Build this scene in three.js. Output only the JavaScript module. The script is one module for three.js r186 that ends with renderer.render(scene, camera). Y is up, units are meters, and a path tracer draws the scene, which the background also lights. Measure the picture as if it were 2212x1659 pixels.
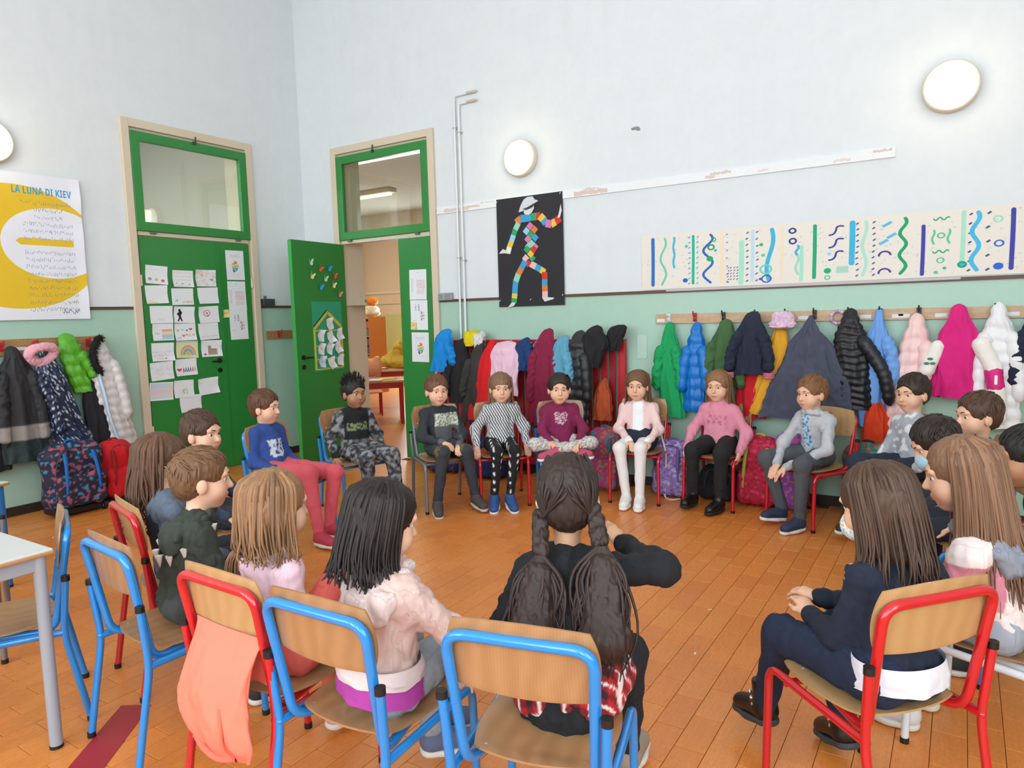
import * as THREE from 'three';
import { RoundedBoxGeometry } from 'three/addons/geometries/RoundedBoxGeometry.js';
import { mergeGeometries } from 'three/addons/utils/BufferGeometryUtils.js';
import { ImprovedNoise } from 'three/addons/math/ImprovedNoise.js';
import { RectAreaLightUniformsLib } from 'three/addons/lights/RectAreaLightUniformsLib.js';

// ------------------------------------------------------------------ camera, sky, daylight, exposure
RectAreaLightUniformsLib.init();
const scene = new THREE.Scene();
const camera = new THREE.PerspectiveCamera(2 * Math.atan(829.5 / 1523) * 180 / Math.PI, 2212 / 1659, 0.05, 200);
camera.position.set(6.3623, 1.5, 5.6475);
camera.up.set(-0.02973, 0.99472, -0.09826);
camera.lookAt(6.3623 - 0.53606, 1.5 - 0.09884, 5.6475 - 0.83838);
scene.background = new THREE.Color().setRGB(0.86, 0.93, 1.0);
scene.backgroundIntensity = 3.0;
const renderer = new THREE.WebGLRenderer({ antialias: true });
renderer.toneMapping = THREE.LinearToneMapping;
renderer.toneMappingExposure = 0.9;
renderer.shadowMap.enabled = true;
const ROOM = { x1: 9.4, z1: 8.6, h: 5.3 };
const WINDOWS = [1.5, 3.6, 5.7, 7.8];           // tall windows in the wall behind the camera
for (const x of WINDOWS) {
  const l = new THREE.RectAreaLight(new THREE.Color().setRGB(0.83, 0.93, 1.0), 6.9, 1.3, 3.2);
  l.position.set(x, 2.8, ROOM.z1 - 0.05); l.lookAt(x, 2.8, 0); l.castShadow = true; scene.add(l);
}
const SIDE_WINDOWS = [5.6, 7.5];                // and two in the wall to the right of it
for (const z of SIDE_WINDOWS) {
  const l = new THREE.RectAreaLight(new THREE.Color().setRGB(0.84, 0.93, 1.0), 6.2, 1.3, 3.2);
  l.position.set(ROOM.x1 - 0.05, 2.8, z); l.lookAt(0, 2.8, z); l.castShadow = true; scene.add(l);
}

// ------------------------------------------------------------------ helpers
let seed = 1234567;
const rnd = () => (seed = (seed * 1664525 + 1013904223) >>> 0) / 4294967296;
const rr = (a, b) => a + (b - a) * rnd();
const noise = new ImprovedNoise();
const N3 = (x, y, z) => noise.noise(x, y, z);
const PI = Math.PI, V = (x, y, z) => new THREE.Vector3(x, y, z);
const taken = {};
function numbered(n) { const k = taken[n] = (taken[n] ?? -1) + 1; return k ? n + '_' + String(k).padStart(3, '0') : n; }
function shade(o) { o.castShadow = o.receiveShadow = true; return o; }
function mesh(name, g, m, parent) { const o = shade(new THREE.Mesh(g, m)); o.name = name; if (parent) parent.add(o); return o; }
function tag(o, label, category, group) { o.userData.label = label; o.userData.category = category; if (group) o.userData.group = group; return o; }
function thing(name, label, category, p = [0, 0, 0], turn = 0, group) {
  const o = new THREE.Group(); o.name = numbered(name); o.position.set(...p); o.rotation.y = turn; scene.add(o); return tag(o, label, category, group);
}
function single(name, label, category, g, m, group) { const o = mesh(numbered(name), g, m, scene); return tag(o, label, category, group); }
function struct(name, g, m) { const o = mesh(name, g, m, scene); o.userData.kind = 'structure'; return o; }
function structGroup(name, p = [0, 0, 0], turn = 0) { const o = new THREE.Group(); o.name = name; o.position.set(...p); o.rotation.y = turn; o.userData.kind = 'structure'; scene.add(o); return o; }
const lin = hex => { const c = new THREE.Color(hex); return [c.r, c.g, c.b]; };
// geometry shorthands
function bx(w, h, d, x = 0, y = 0, z = 0, r = 0) { const g = r ? new RoundedBoxGeometry(w, h, d, 2, r) : new THREE.BoxGeometry(w, h, d); g.translate(x, y, z); return g; }
function merge(list) { return mergeGeometries(list.map(g => { const h = g.index ? g.toNonIndexed() : g; for (const k of Object.keys(h.attributes)) if (!['position', 'normal', 'uv'].includes(k)) h.deleteAttribute(k); return h; })); }
function rounded(pts, r) {   // polyline with rounded corners -> CurvePath
  const c = new THREE.CurvePath(); let prev = pts[0].clone();
  for (let i = 1; i < pts.length - 1; i++) {
    const a = pts[i - 1], b = pts[i], d = pts[i + 1];
    const u = a.clone().sub(b), v = d.clone().sub(b), q = Math.min(r, u.length() * .48, v.length() * .48);
    const s = b.clone().add(u.setLength(q)), e = b.clone().add(v.setLength(q));
    c.add(new THREE.LineCurve3(prev, s)); c.add(new THREE.QuadraticBezierCurve3(s, b, e)); prev = e;
  }
  c.add(new THREE.LineCurve3(prev, pts[pts.length - 1])); return c;
}
function tube(pts, rad, r = .03, seg = 40, rs = 10) {
  const c = rounded(pts.map(p => V(...p)), r), g = new THREE.TubeGeometry(c, seg, rad, rs, false);
  const caps = [c.getPoint(0), c.getPoint(1)].map(p => { const s = new THREE.SphereGeometry(rad, rs, 6); s.translate(p.x, p.y, p.z); return s; });
  return merge([g, ...caps]);
}
function tubeCR(pts, rad, seg = 24, rs = 8, closed = false) { return new THREE.TubeGeometry(new THREE.CatmullRomCurve3(pts.map(p => V(...p)), closed), seg, rad, rs, closed); }
// tapered tube along a smooth curve
function taper(pts, r0, r1, seg = 10, rs = 5) {
  const c = new THREE.CatmullRomCurve3(pts.map(p => V(...p))), g = new THREE.TubeGeometry(c, seg, 1, rs, false), p = g.attributes.position;
  for (let i = 0; i <= seg; i++) { const o = c.getPointAt(i / seg), r = r0 + (r1 - r0) * i / seg; for (let j = 0; j <= rs; j++) { const k = i * (rs + 1) + j; p.setXYZ(k, o.x + (p.getX(k) - o.x) * r, o.y + (p.getY(k) - o.y) * r, o.z + (p.getZ(k) - o.z) * r); } }
  return g;
}
// textures
function dataTex(n, fn, srgb = false, rep = 1) {
  const d = new Uint8Array(n * n * 4);
  for (let j = 0; j < n; j++) for (let i = 0; i < n; i++) { const c = fn(i / n, j / n), k = (j * n + i) * 4; d[k] = c[0] * 255; d[k + 1] = c[1] * 255; d[k + 2] = c[2] * 255; d[k + 3] = 255; }
  const t = new THREE.DataTexture(d, n, n); t.magFilter = THREE.LinearFilter; t.minFilter = THREE.LinearFilter; t.wrapS = t.wrapT = THREE.RepeatWrapping; t.repeat.set(rep, rep);
  if (srgb) t.colorSpace = THREE.SRGBColorSpace; t.needsUpdate = true; return t;
}
const per = (u, v, f, s) => N3(Math.cos(u * 2 * PI) * f, Math.sin(u * 2 * PI) * f + s, Math.cos(v * 2 * PI) * f + 7) + N3(Math.sin(v * 2 * PI) * f + 3, s, Math.cos(u * 2 * PI) * f);
function canvasTex(w, h, draw) { const c = document.createElement('canvas'); c.width = w; c.height = h; const x = c.getContext('2d'); draw(x, w, h); const t = new THREE.CanvasTexture(c); t.colorSpace = THREE.SRGBColorSpace; return t; }
const clothBump = dataTex(128, (u, v) => { const s = .5 + .25 * Math.sin(u * 2 * PI * 32) * Math.sin(v * 2 * PI * 32) + .2 * per(u, v, 2, 1); return [s, s, s]; }, false, 12);
const plasterBump = dataTex(256, (u, v) => { const s = .5 + .3 * per(u, v, 3, 2) + .18 * per(u, v, 9, 5); return [s, s, s]; });
const woodTex = (a, b) => dataTex(256, (u, v) => { const g = .5 + .5 * Math.sin((u * 14 + .9 * per(u * .5, v, .8, 4)) * 2 * PI * .5 + 2.2 * Math.sin(v * 2 * PI)); const f = .5 + .5 * Math.sin(u * 2 * PI * 60 + 3 * per(u, v, 1.5, 9)); const k = .25 + .45 * g + .3 * f; return [0, 1, 2].map(i => a[i] + (b[i] - a[i]) * k); }, true);
const mats = {};
function M(hex, rough = .8, o = {}) { const k = hex + '|' + rough + '|' + JSON.stringify(o); return mats[k] ??= new THREE.MeshPhysicalMaterial({ color: hex, roughness: rough, side: THREE.DoubleSide, ...o }); }
function cloth(hex, o = {}) { const k = 'cloth' + hex + JSON.stringify(o); return mats[k] ??= new THREE.MeshPhysicalMaterial({ color: hex, roughness: .9, bumpMap: clothBump, bumpScale: .0006, side: THREE.DoubleSide, ...o }); }
function painted(rough = .88, o = {}) { return new THREE.MeshPhysicalMaterial({ color: '#ffffff', vertexColors: true, roughness: rough, side: THREE.DoubleSide, bumpMap: clothBump, bumpScale: .0005, ...o }); }

// ------------------------------------------------------------------ distance fields meshed with surface nets
const smin = (a, b, k) => { const h = Math.max(k - Math.abs(a - b), 0) / k; return Math.min(a, b) - h * h * k * .25; };
// cone: round cone a->b, radii ra, rb; optional wide axis u and ratio s. ell: ellipsoid. box: rounded box
const cone = (a, b, ra, rb, u, s) => ({ t: 0, a, b, ra, rb: rb ?? ra, u: u && norm3(u), s: s ?? 1 });
const ell = (c, r, q) => ({ t: 1, c, r, q });   // q: optional 3x3 rows that turn world offset into the ellipsoid's axes
const norm3 = v => { const l = Math.hypot(...v); return [v[0] / l, v[1] / l, v[2] / l]; };
const add3 = (a, b, k = 1) => [a[0] + b[0] * k, a[1] + b[1] * k, a[2] + b[2] * k];
const lerp3 = (a, b, t) => [a[0] + (b[0] - a[0]) * t, a[1] + (b[1] - a[1]) * t, a[2] + (b[2] - a[2]) * t];
function dPrim(p, x, y, z) {
  if (p.t === 0) {
    const a = p.a, b = p.b, bax = b[0] - a[0], bay = b[1] - a[1], baz = b[2] - a[2], l2 = bax * bax + bay * bay + baz * baz;
    let px = x - a[0], py = y - a[1], pz = z - a[2], t = l2 > 0 ? (px * bax + py * bay + pz * baz) / l2 : 0; t = t < 0 ? 0 : t > 1 ? 1 : t;
    px -= bax * t; py -= bay * t; pz -= baz * t;
    if (p.u) { const c = (px * p.u[0] + py * p.u[1] + pz * p.u[2]) * (1 - 1 / p.s); px -= p.u[0] * c; py -= p.u[1] * c; pz -= p.u[2] * c; }
    return Math.sqrt(px * px + py * py + pz * pz) - (p.ra + (p.rb - p.ra) * t);
  }
  let px = x - p.c[0], py = y - p.c[1], pz = z - p.c[2];
  if (p.q) { const q = p.q; [px, py, pz] = [q[0] * px + q[1] * py + q[2] * pz, q[3] * px + q[4] * py + q[5] * pz, q[6] * px + q[7] * py + q[8] * pz]; }
  const r = p.r, k0 = Math.hypot(px / r[0], py / r[1], pz / r[2]), k1 = Math.hypot(px / r[0] / r[0], py / r[1] / r[1], pz / r[2] / r[2]);
  return k1 > 1e-9 ? Math.max(k0 * (k0 - 1) / k1, (k0 - 1) * Math.min(r[0], r[1], r[2]) * (k0 < 1 ? 1 : 0) - (k0 < 1 ? 0 : 1e9)) : -Math.min(...r);
}
function fieldOf(prims, k, cut, kc, disp) {
  return (x, y, z) => {
    let d = dPrim(prims[0], x, y, z);
    for (let i = 1; i < prims.length; i++) d = smin(d, dPrim(prims[i], x, y, z), prims[i].k ?? k);
    if (cut) for (const c of cut) { const e = typeof c === 'function' ? c(x, y, z) : -dPrim(c, x, y, z); d = -smin(-d, -e, kc || .004); }
    if (disp && d < .03 && d > -.03) d += disp(x, y, z);
    return d;
  };
}
function boundsOf(prims, pad) {
  const lo = [1e9, 1e9, 1e9], hi = [-1e9, -1e9, -1e9];
  const put = (c, r) => { for (let i = 0; i < 3; i++) { lo[i] = Math.min(lo[i], c[i] - (r[i] ?? r)); hi[i] = Math.max(hi[i], c[i] + (r[i] ?? r)); } };
  for (const p of prims) if (p.t === 0) { const e = r => p.u ? [0, 1, 2].map(i => r * (1 + (p.s - 1) * Math.abs(p.u[i]))) : [r, r, r]; put(p.a, e(p.ra)); put(p.b, e(p.rb)); } else { const m = p.q ? Math.max(...p.r) : 0; put(p.c, p.q ? [m, m, m] : p.r); }
  return [lo.map(v => v - pad), hi.map(v => v + pad)];
}
function nets(f, lo, hi, h) {
  const n = [0, 1, 2].map(i => Math.ceil((hi[i] - lo[i]) / h) + 2), [nx, ny, nz] = n, F = new Float32Array(nx * ny * nz), B = 6, half = B * h * .5 * 1.75 + .03;
  const id = (i, j, k) => (k * ny + j) * nx + i;
  for (let K = 0; K < nz; K += B) for (let J = 0; J < ny; J += B) for (let I = 0; I < nx; I += B) {
    const d = f(lo[0] + (I + B / 2) * h, lo[1] + (J + B / 2) * h, lo[2] + (K + B / 2) * h), skip = Math.abs(d) > half * 1.6;
    for (let k = K; k < Math.min(K + B, nz); k++) for (let j = J; j < Math.min(J + B, ny); j++) for (let i = I; i < Math.min(I + B, nx); i++) F[id(i, j, k)] = skip ? d : f(lo[0] + i * h, lo[1] + j * h, lo[2] + k * h);
  }
  const vid = new Int32Array(nx * ny * nz).fill(-1), pos = [], idx = [];
  const E = [[0, 1], [2, 3], [4, 5], [6, 7], [0, 2], [1, 3], [4, 6], [5, 7], [0, 4], [1, 5], [2, 6], [3, 7]], c = new Float32Array(8);
  for (let k = 0; k < nz - 1; k++) for (let j = 0; j < ny - 1; j++) for (let i = 0; i < nx - 1; i++) {
    let s = 0; for (let q = 0; q < 8; q++) { c[q] = F[id(i + (q & 1), j + (q >> 1 & 1), k + (q >> 2))]; if (c[q] < 0) s++; }
    if (s === 0 || s === 8) continue;
    let x = 0, y = 0, z = 0, m = 0;
    for (const [a, b] of E) if ((c[a] < 0) !== (c[b] < 0)) { const t = c[a] / (c[a] - c[b]); x += (a & 1) + ((b & 1) - (a & 1)) * t; y += (a >> 1 & 1) + ((b >> 1 & 1) - (a >> 1 & 1)) * t; z += (a >> 2) + ((b >> 2) - (a >> 2)) * t; m++; }
    vid[id(i, j, k)] = pos.length / 3; pos.push(lo[0] + (i + x / m) * h, lo[1] + (j + y / m) * h, lo[2] + (k + z / m) * h);
  }
  const quad = (a, b, d, e, flip) => { if (a < 0 || b < 0 || d < 0 || e < 0) return; flip ? idx.push(a, d, b, a, e, d) : idx.push(a, b, d, a, d, e); };
  for (let k = 1; k < nz - 1; k++) for (let j = 1; j < ny - 1; j++) for (let i = 1; i < nx - 1; i++) {
    const a = F[id(i, j, k)] < 0;
    if (a !== F[id(i + 1, j, k)] < 0) quad(vid[id(i, j - 1, k - 1)], vid[id(i, j, k - 1)], vid[id(i, j, k)], vid[id(i, j - 1, k)], !a);
    if (a !== F[id(i, j + 1, k)] < 0) quad(vid[id(i - 1, j, k - 1)], vid[id(i - 1, j, k)], vid[id(i, j, k)], vid[id(i, j, k - 1)], !a);
    if (a !== F[id(i, j, k + 1)] < 0) quad(vid[id(i - 1, j - 1, k)], vid[id(i, j - 1, k)], vid[id(i, j, k)], vid[id(i - 1, j, k)], !a);
  }
  const g = new THREE.BufferGeometry(); g.setAttribute('position', new THREE.Float32BufferAttribute(pos, 3)); g.setIndex(idx); g.computeVertexNormals(); return g;
}
// blob: mesh a list of primitives; o: k blend, h cell, cut, disp; adds box-projected uv in metres, and vertex colours from col(x,y,z,nx,ny,nz)
function blob(prims, o = {}) {
  const [lo, hi] = boundsOf(prims, (o.pad ?? .02) + (o.h ?? .01) * 2), g = nets(fieldOf(prims, o.k ?? .02, o.cut, o.kc, o.disp), lo, hi, o.h ?? .01);
  const P = g.attributes.position, Nn = g.attributes.normal, uv = new Float32Array(P.count * 2), col = o.col && new Float32Array(P.count * 3);
  for (let i = 0; i < P.count; i++) {
    const x = P.getX(i), y = P.getY(i), z = P.getZ(i), ax = Math.abs(Nn.getX(i)), ay = Math.abs(Nn.getY(i)), az = Math.abs(Nn.getZ(i));
    if (ay > ax && ay > az) { uv[2 * i] = x; uv[2 * i + 1] = z; } else if (ax > az) { uv[2 * i] = z; uv[2 * i + 1] = y; } else { uv[2 * i] = x; uv[2 * i + 1] = y; }
    if (col) { const c = o.col(x, y, z, Nn.getX(i), Nn.getY(i), Nn.getZ(i)); col[3 * i] = c[0]; col[3 * i + 1] = c[1]; col[3 * i + 2] = c[2]; }
  }
  g.setAttribute('uv', new THREE.BufferAttribute(uv, 2)); if (col) g.setAttribute('color', new THREE.BufferAttribute(col, 3));
  return g;
}
// hanging cloth: rings from hook to hem. keys [t, centre x, half width, half depth, centre z]; ripples grow towards the hem, puff adds quilted rolls
function drape(L, keys, o) {
  const nu = 84, nv = o.nv ?? 64, pos = [], idx = [], uv = [], col = o.col && [], s = o.seed ?? 1, ph = [1, 2, 3, 4].map(i => (s * i * 1.7) % 6.28);
  const at = (t, i) => { let a = 0; while (a < keys.length - 2 && keys[a + 1][0] < t) a++; const p = keys[Math.max(a - 1, 0)], q = keys[a], r = keys[a + 1], e = keys[Math.min(a + 2, keys.length - 1)], u = (t - q[0]) / (r[0] - q[0] || 1), m0 = a ? (r[i] - p[i]) / (r[0] - p[0]) * (r[0] - q[0]) : r[i] - q[i], m1 = a < keys.length - 2 ? (e[i] - q[i]) / (e[0] - q[0]) * (r[0] - q[0]) : r[i] - q[i], u2 = u * u, u3 = u2 * u; return (2 * u3 - 3 * u2 + 1) * q[i] + (u3 - 2 * u2 + u) * m0 + (-2 * u3 + 3 * u2) * r[i] + (u3 - u2) * m1; };
  for (let j = 0; j <= nv; j++) {
    const t = j / nv, cx = at(t, 1), hw = Math.max(.004, at(t, 2)), hd = Math.max(.004, at(t, 3)), cz = at(t, 4), A = o.fold * Math.min(1, .25 + t * 1.1) * Math.min(1, t * 9);
    for (let i = 0; i <= nu; i++) {
      const a = i / nu * 2 * PI, ca = Math.cos(a), sa = Math.sin(a), w = 1.4 * N3(t * 2.2 + s, 1.3, s * .7), hem = t > .9 ? (t - .9) * 10 : 0;
      let d = A * ((1 - 2 * Math.abs(Math.sin(2.5 * a + ph[0] + w + t))) * .75 + (1 - 2 * Math.abs(Math.sin(4.5 * a + ph[1] - w * 1.6 - t * 1.5))) * .45 + .5 * N3(ca * 3 + s, t * 5, sa * 3)) + o.fold * .5 * (.4 - 2 * Math.abs(N3(ca * 4 + s * 2, t * L * 11, sa * 4))) * Math.min(1, t * 8);
      if (o.puff) d = d * .55 + .011 * (Math.abs(Math.sin(PI * (t * L + .015 * N3(ca * 2, t * 4, s)) / o.puff)) - .4) * Math.min(1, t * 10);
      const nl = Math.hypot(ca / hw, sa / hd), y = -L * t - .012 * hem * N3(ca * 2, s, sa * 2);
      const x = cx + ca * hw + ca / hw / nl * d, z = Math.max(cz + sa * hd + sa / hd / nl * d, o.free ? -9 : .006); pos.push(x, y, z); uv.push(x, y); if (col) col.push(...o.col(x, y, z));
    }
  }
  for (let j = 0; j < nv; j++) for (let i = 0; i < nu; i++) { const a = j * (nu + 1) + i, b = a + nu + 1; idx.push(a, a + 1, b, a + 1, b + 1, b); }
  const g = new THREE.BufferGeometry(); g.setAttribute('position', new THREE.Float32BufferAttribute(pos, 3)); g.setAttribute('uv', new THREE.Float32BufferAttribute(uv, 2)); if (col) g.setAttribute('color', new THREE.Float32BufferAttribute(col, 3)); g.setIndex(idx); g.computeVertexNormals();
  const n = g.attributes.normal; for (let j = 0; j <= nv; j++) { const a = j * (nu + 1), b = a + nu, v = V(n.getX(a) + n.getX(b), n.getY(a) + n.getY(b), n.getZ(a) + n.getZ(b)).normalize(); n.setXYZ(a, v.x, v.y, v.z); n.setXYZ(b, v.x, v.y, v.z); }
  return g;
}
// creased tapering sleeve along a curve
function sleeveGeo(pts, r0, r1, s, col, puff, seg = 36, rs = 22) {
  const g = taper(pts, r0, r1, seg, rs), c = new THREE.CatmullRomCurve3(pts.map(p => V(...p))), p = g.attributes.position, len = c.getLength();
  for (let i = 0; i <= seg; i++) { const o = c.getPointAt(i / seg), end = Math.sin(Math.min(1, (1 - i / seg) * 8 + .12) * PI / 2) * Math.sin(Math.min(1, i / seg * 7 + .1) * PI / 2); for (let j = 0; j <= rs; j++) { const k = i * (rs + 1) + (j % rs), q = i * (rs + 1) + j, x = p.getX(k), y = p.getY(k), z = p.getZ(k); if (j === rs) { p.setXYZ(q, x, y, z); continue; } const d = puff ? .16 * Math.abs(Math.sin(PI * i / seg * len / puff)) + .08 * N3(x * 20, y * 20, z * 20 + s) : .34 * (.4 - 2 * Math.abs(N3(x * 16 + s, y * 22, z * 16))) + .12 * N3(x * 40, y * 40 + s, z * 40), f = end * (1 + d); p.setXYZ(q, o.x + (x - o.x) * f, o.y + (y - o.y) * f, o.z + (z - o.z) * f); } }
  g.computeVertexNormals(); if (col) { const a = []; for (let i = 0; i < p.count; i++) a.push(...col(p.getX(i), p.getY(i), p.getZ(i))); g.setAttribute('color', new THREE.Float32BufferAttribute(a, 3)); }
  return g;
}
const folds = (A, f, s, fy = .35) => (x, y, z) => { const w = .35 * N3(x * 6 + s, y * 6, z * 6 - s); return A * (.8 - 2.6 * Math.abs(N3(x * f + s + w, y * f * fy + s * 1.7 + w * 2, z * f - s))) + A * .45 * (.5 - 2 * Math.abs(N3(x * f * 2.1 - s, y * f * 1.3 + x * f + s, z * f * 2.1))); };

// ------------------------------------------------------------------ the room
const uvScale = (g, s) => { const u = g.attributes.uv; for (let i = 0; i < u.count; i++) u.setXY(i, u.getX(i) * s, u.getY(i) * s); return g; };
const scuff = dataTex(512, (u, v) => { const a = per(u, v, 2.2, 11), b = per(u, v, 7, 3), k = .975 + .008 * a + .006 * b; return [k, k, k * .995]; }, true);
const mWhite = new THREE.MeshPhysicalMaterial({ color: '#dfe5e8', map: scuff, roughness: .86, bumpMap: plasterBump, bumpScale: .0006, side: THREE.DoubleSide });
const mMint = new THREE.MeshPhysicalMaterial({ color: '#abcdbb', map: scuff, roughness: .45, bumpMap: plasterBump, bumpScale: .0006, side: THREE.DoubleSide });
const mCream = M('#d3c4ac', .5), mBrown = M('#5b3a2b', .5), mBeige = M('#e0d4bd', .85), mDark = M('#2c211c', .6), mBlack = M('#141415', .45);
const mGreen = M('#2b8138', .38), mCeil = M('#eceeee', .9);
const DADO = 1.64;
function wallShape(u0, u1, v0, v1, holes) { const s = new THREE.Shape([[u0, v0], [u1, v0], [u1, v1], [u0, v1]].map(p => new THREE.Vector2(...p))); for (const [a, b, c, d] of holes) s.holes.push(new THREE.Path([[a, c], [a, d], [b, d], [b, c]].map(p => new THREE.Vector2(...p)))); return s; }
function wall(name, pos, turn, u0, u1, h, openings, thick, lower = mMint, upper = mWhite) {
  // openings [u0,u1,v0,v1]; local x along the wall, z out of the wall towards the room at z = 0
  const w = structGroup(name, pos, turn);
  const band = (v0, v1, m, n) => {   // split the band into rectangles round the openings that cross its whole height, holes for the rest
    const cross = openings.filter(o => o[2] <= v0 && o[3] >= v1).sort((a, b) => a[0] - b[0]), list = []; let u = u0;
    const span = (a, b) => { if (b - a < 1e-4) return; const hs = openings.filter(o => !cross.includes(o) && o[0] >= a && o[1] <= b && o[3] > v0 && o[2] < v1).map(o => [o[0], o[1], Math.max(o[2], v0 + 1e-4), Math.min(o[3], v1 - 1e-4)]); list.push(new THREE.ExtrudeGeometry(wallShape(a, b, v0, v1, hs), { depth: thick, bevelEnabled: false })); };
    for (const o of cross) { span(u, o[0]); u = o[1]; } span(u, u1);
    const g = merge(list); g.translate(0, 0, -thick); mesh(n, uvScale(g, .5), m, w);
  };
  band(0, DADO, lower, 'painted_dado'); band(DADO, h, upper, 'plaster'); return w;
}
const D1 = { c: 1.37, hw: .62 }, D2 = { c: 1.213, hw: .645 }, HEAD = 2.31, TOP = 3.27;
// left wall: local x runs towards -z ; turn +90deg: local x -> -z, local z -> +x
wall('wall_left', [0, 0, 0], PI / 2, -ROOM.z1 - .3, .3, ROOM.h, [[-D1.c - D1.hw, -D1.c + D1.hw, 0, TOP]], .3);
wall('wall_back', [0, 0, 0], 0, -.3, ROOM.x1 + .3, ROOM.h, [[D2.c - D2.hw, D2.c + D2.hw, 0, TOP]], .3);
wall('wall_right', [ROOM.x1, 0, 0], -PI / 2, -.3, ROOM.z1 + .3, ROOM.h, SIDE_WINDOWS.map(z => [z - .72, z + .72, 1.15, 4.45]), .3);
wall('wall_front', [0, 0, ROOM.z1], PI, -ROOM.x1 - .3, .3, ROOM.h, WINDOWS.map(x => [-x - .72, -x + .72, 1.15, 4.45]), .3);
struct('ceiling', bx(ROOM.x1 + .6, .25, ROOM.z1 + .6, ROOM.x1 / 2, ROOM.h + .125, ROOM.z1 / 2), mCeil);
[...WINDOWS.map(x => [x, ROOM.z1 + .12, 0]), ...SIDE_WINDOWS.map(z => [ROOM.x1 + .12, z, PI / 2])].forEach(([x, z, a], i) => {
  const w = structGroup('window_' + (i + 1), [x, 2.8, z], a); w.scale.y = 3.3 / 2.6; const m = M('#e9e7e0', .4);
  for (const s of [-1, 1]) { mesh('window_frame', bx(.07, 2.6, .07, s * .685), m, w); mesh('window_frame', bx(1.3, .07, .07, 0, s * 1.265), m, w); }
  mesh('mullion', bx(.06, 2.46, .06), m, w); for (const y of [-.45, .45]) mesh('glazing_bar', bx(1.3, .05, .06, 0, y), m, w);
  for (const a of [-.34, .34]) for (const [y, h] of [[-.84, .74], [0, .85], [.84, .74]]) mesh('pane', bx(.6, h, .006, a, y, .01), M('#ffffff', .02, { transmission: 1, thickness: 0, ior: 1.45 }), w);
});
// dado line, skirting, plaster band
function along(name, wallId, u0, u1, y0, y1, d, m) { const w = u1 - u0, g = bx(w, y1 - y0, d, 0, 0, 0); g.translate((u0 + u1) / 2, (y0 + y1) / 2, d / 2); if (wallId === 'L') g.rotateY(PI / 2); return struct(name, g, m); }
let trimN = 0; const trim = (...a) => along('trim_' + (++trimN), ...a);
trim('L', -ROOM.z1, -D1.c - D1.hw - .07, DADO - .003, DADO + .022, .014, mBrown);
trim('L', -D1.c + D1.hw + .07, 0, DADO - .003, DADO + .022, .014, mBrown);
trim('B', 0, D2.c - D2.hw - .07, DADO - .003, DADO + .022, .014, mBrown);
trim('B', D2.c + D2.hw + .07, ROOM.x1, DADO - .003, DADO + .022, .014, mBrown);
along('baseboard_left', 'L', -ROOM.z1, -D1.c - D1.hw - .07, 0, .075, .016, mDark);
along('baseboard_left_001', 'L', -D1.c + D1.hw + .07, 0, 0, .075, .016, mDark);
along('baseboard_back', 'B', D2.c + D2.hw + .07, ROOM.x1, 0, .075, .016, mDark);
{ // plaster band with flaked paint; flakes are thin raised plates missing from the paint
  const t = canvasTex(2048, 64, (c, w, h) => {
    c.fillStyle = '#e6e9ea'; c.fillRect(0, 0, w, h); const px = x => (x - 1.93) / 4.01 * w;
    const patch = (x0, x1, y0, y1, col) => { c.fillStyle = col; c.beginPath(); c.moveTo(px(x0), y1 * h); for (let i = 0; i <= 12; i++) c.lineTo(px(x0 + (x1 - x0) * i / 12), h * (y0 + (rnd() - .3) * .22)); for (let i = 12; i >= 0; i--) c.lineTo(px(x0 + (x1 - x0) * i / 12), h * (y1 - rnd() * .16)); c.fill(); };
    patch(2.02, 2.32, .35, .95, '#d9c6bc'); patch(2.3, 2.45, .3, .7, '#d4c0b6'); patch(2.46, 2.62, .05, .3, '#d8c8c0'); patch(3.46, 3.78, .3, .95, '#d3bfb2'); patch(3.55, 3.7, .02, .4, '#d8c8bd'); patch(4.66, 4.82, .1, .55, '#d5c3b8'); patch(4.62, 4.7, .4, .9, '#d5c3b8'); patch(5.02, 5.1, .55, .85, '#dbcbc2'); patch(5.55, 5.66, .5, .9, '#dccdc4'); patch(5.8, 5.92, .05, .4, '#d2bfb3');
  });
  const g = bx(4.01, .066, .016, 1.93 + 2.005, 2.536, .008); struct('trim_' + (++trimN), g, new THREE.MeshPhysicalMaterial({ map: t, roughness: .85 }));
}
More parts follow.
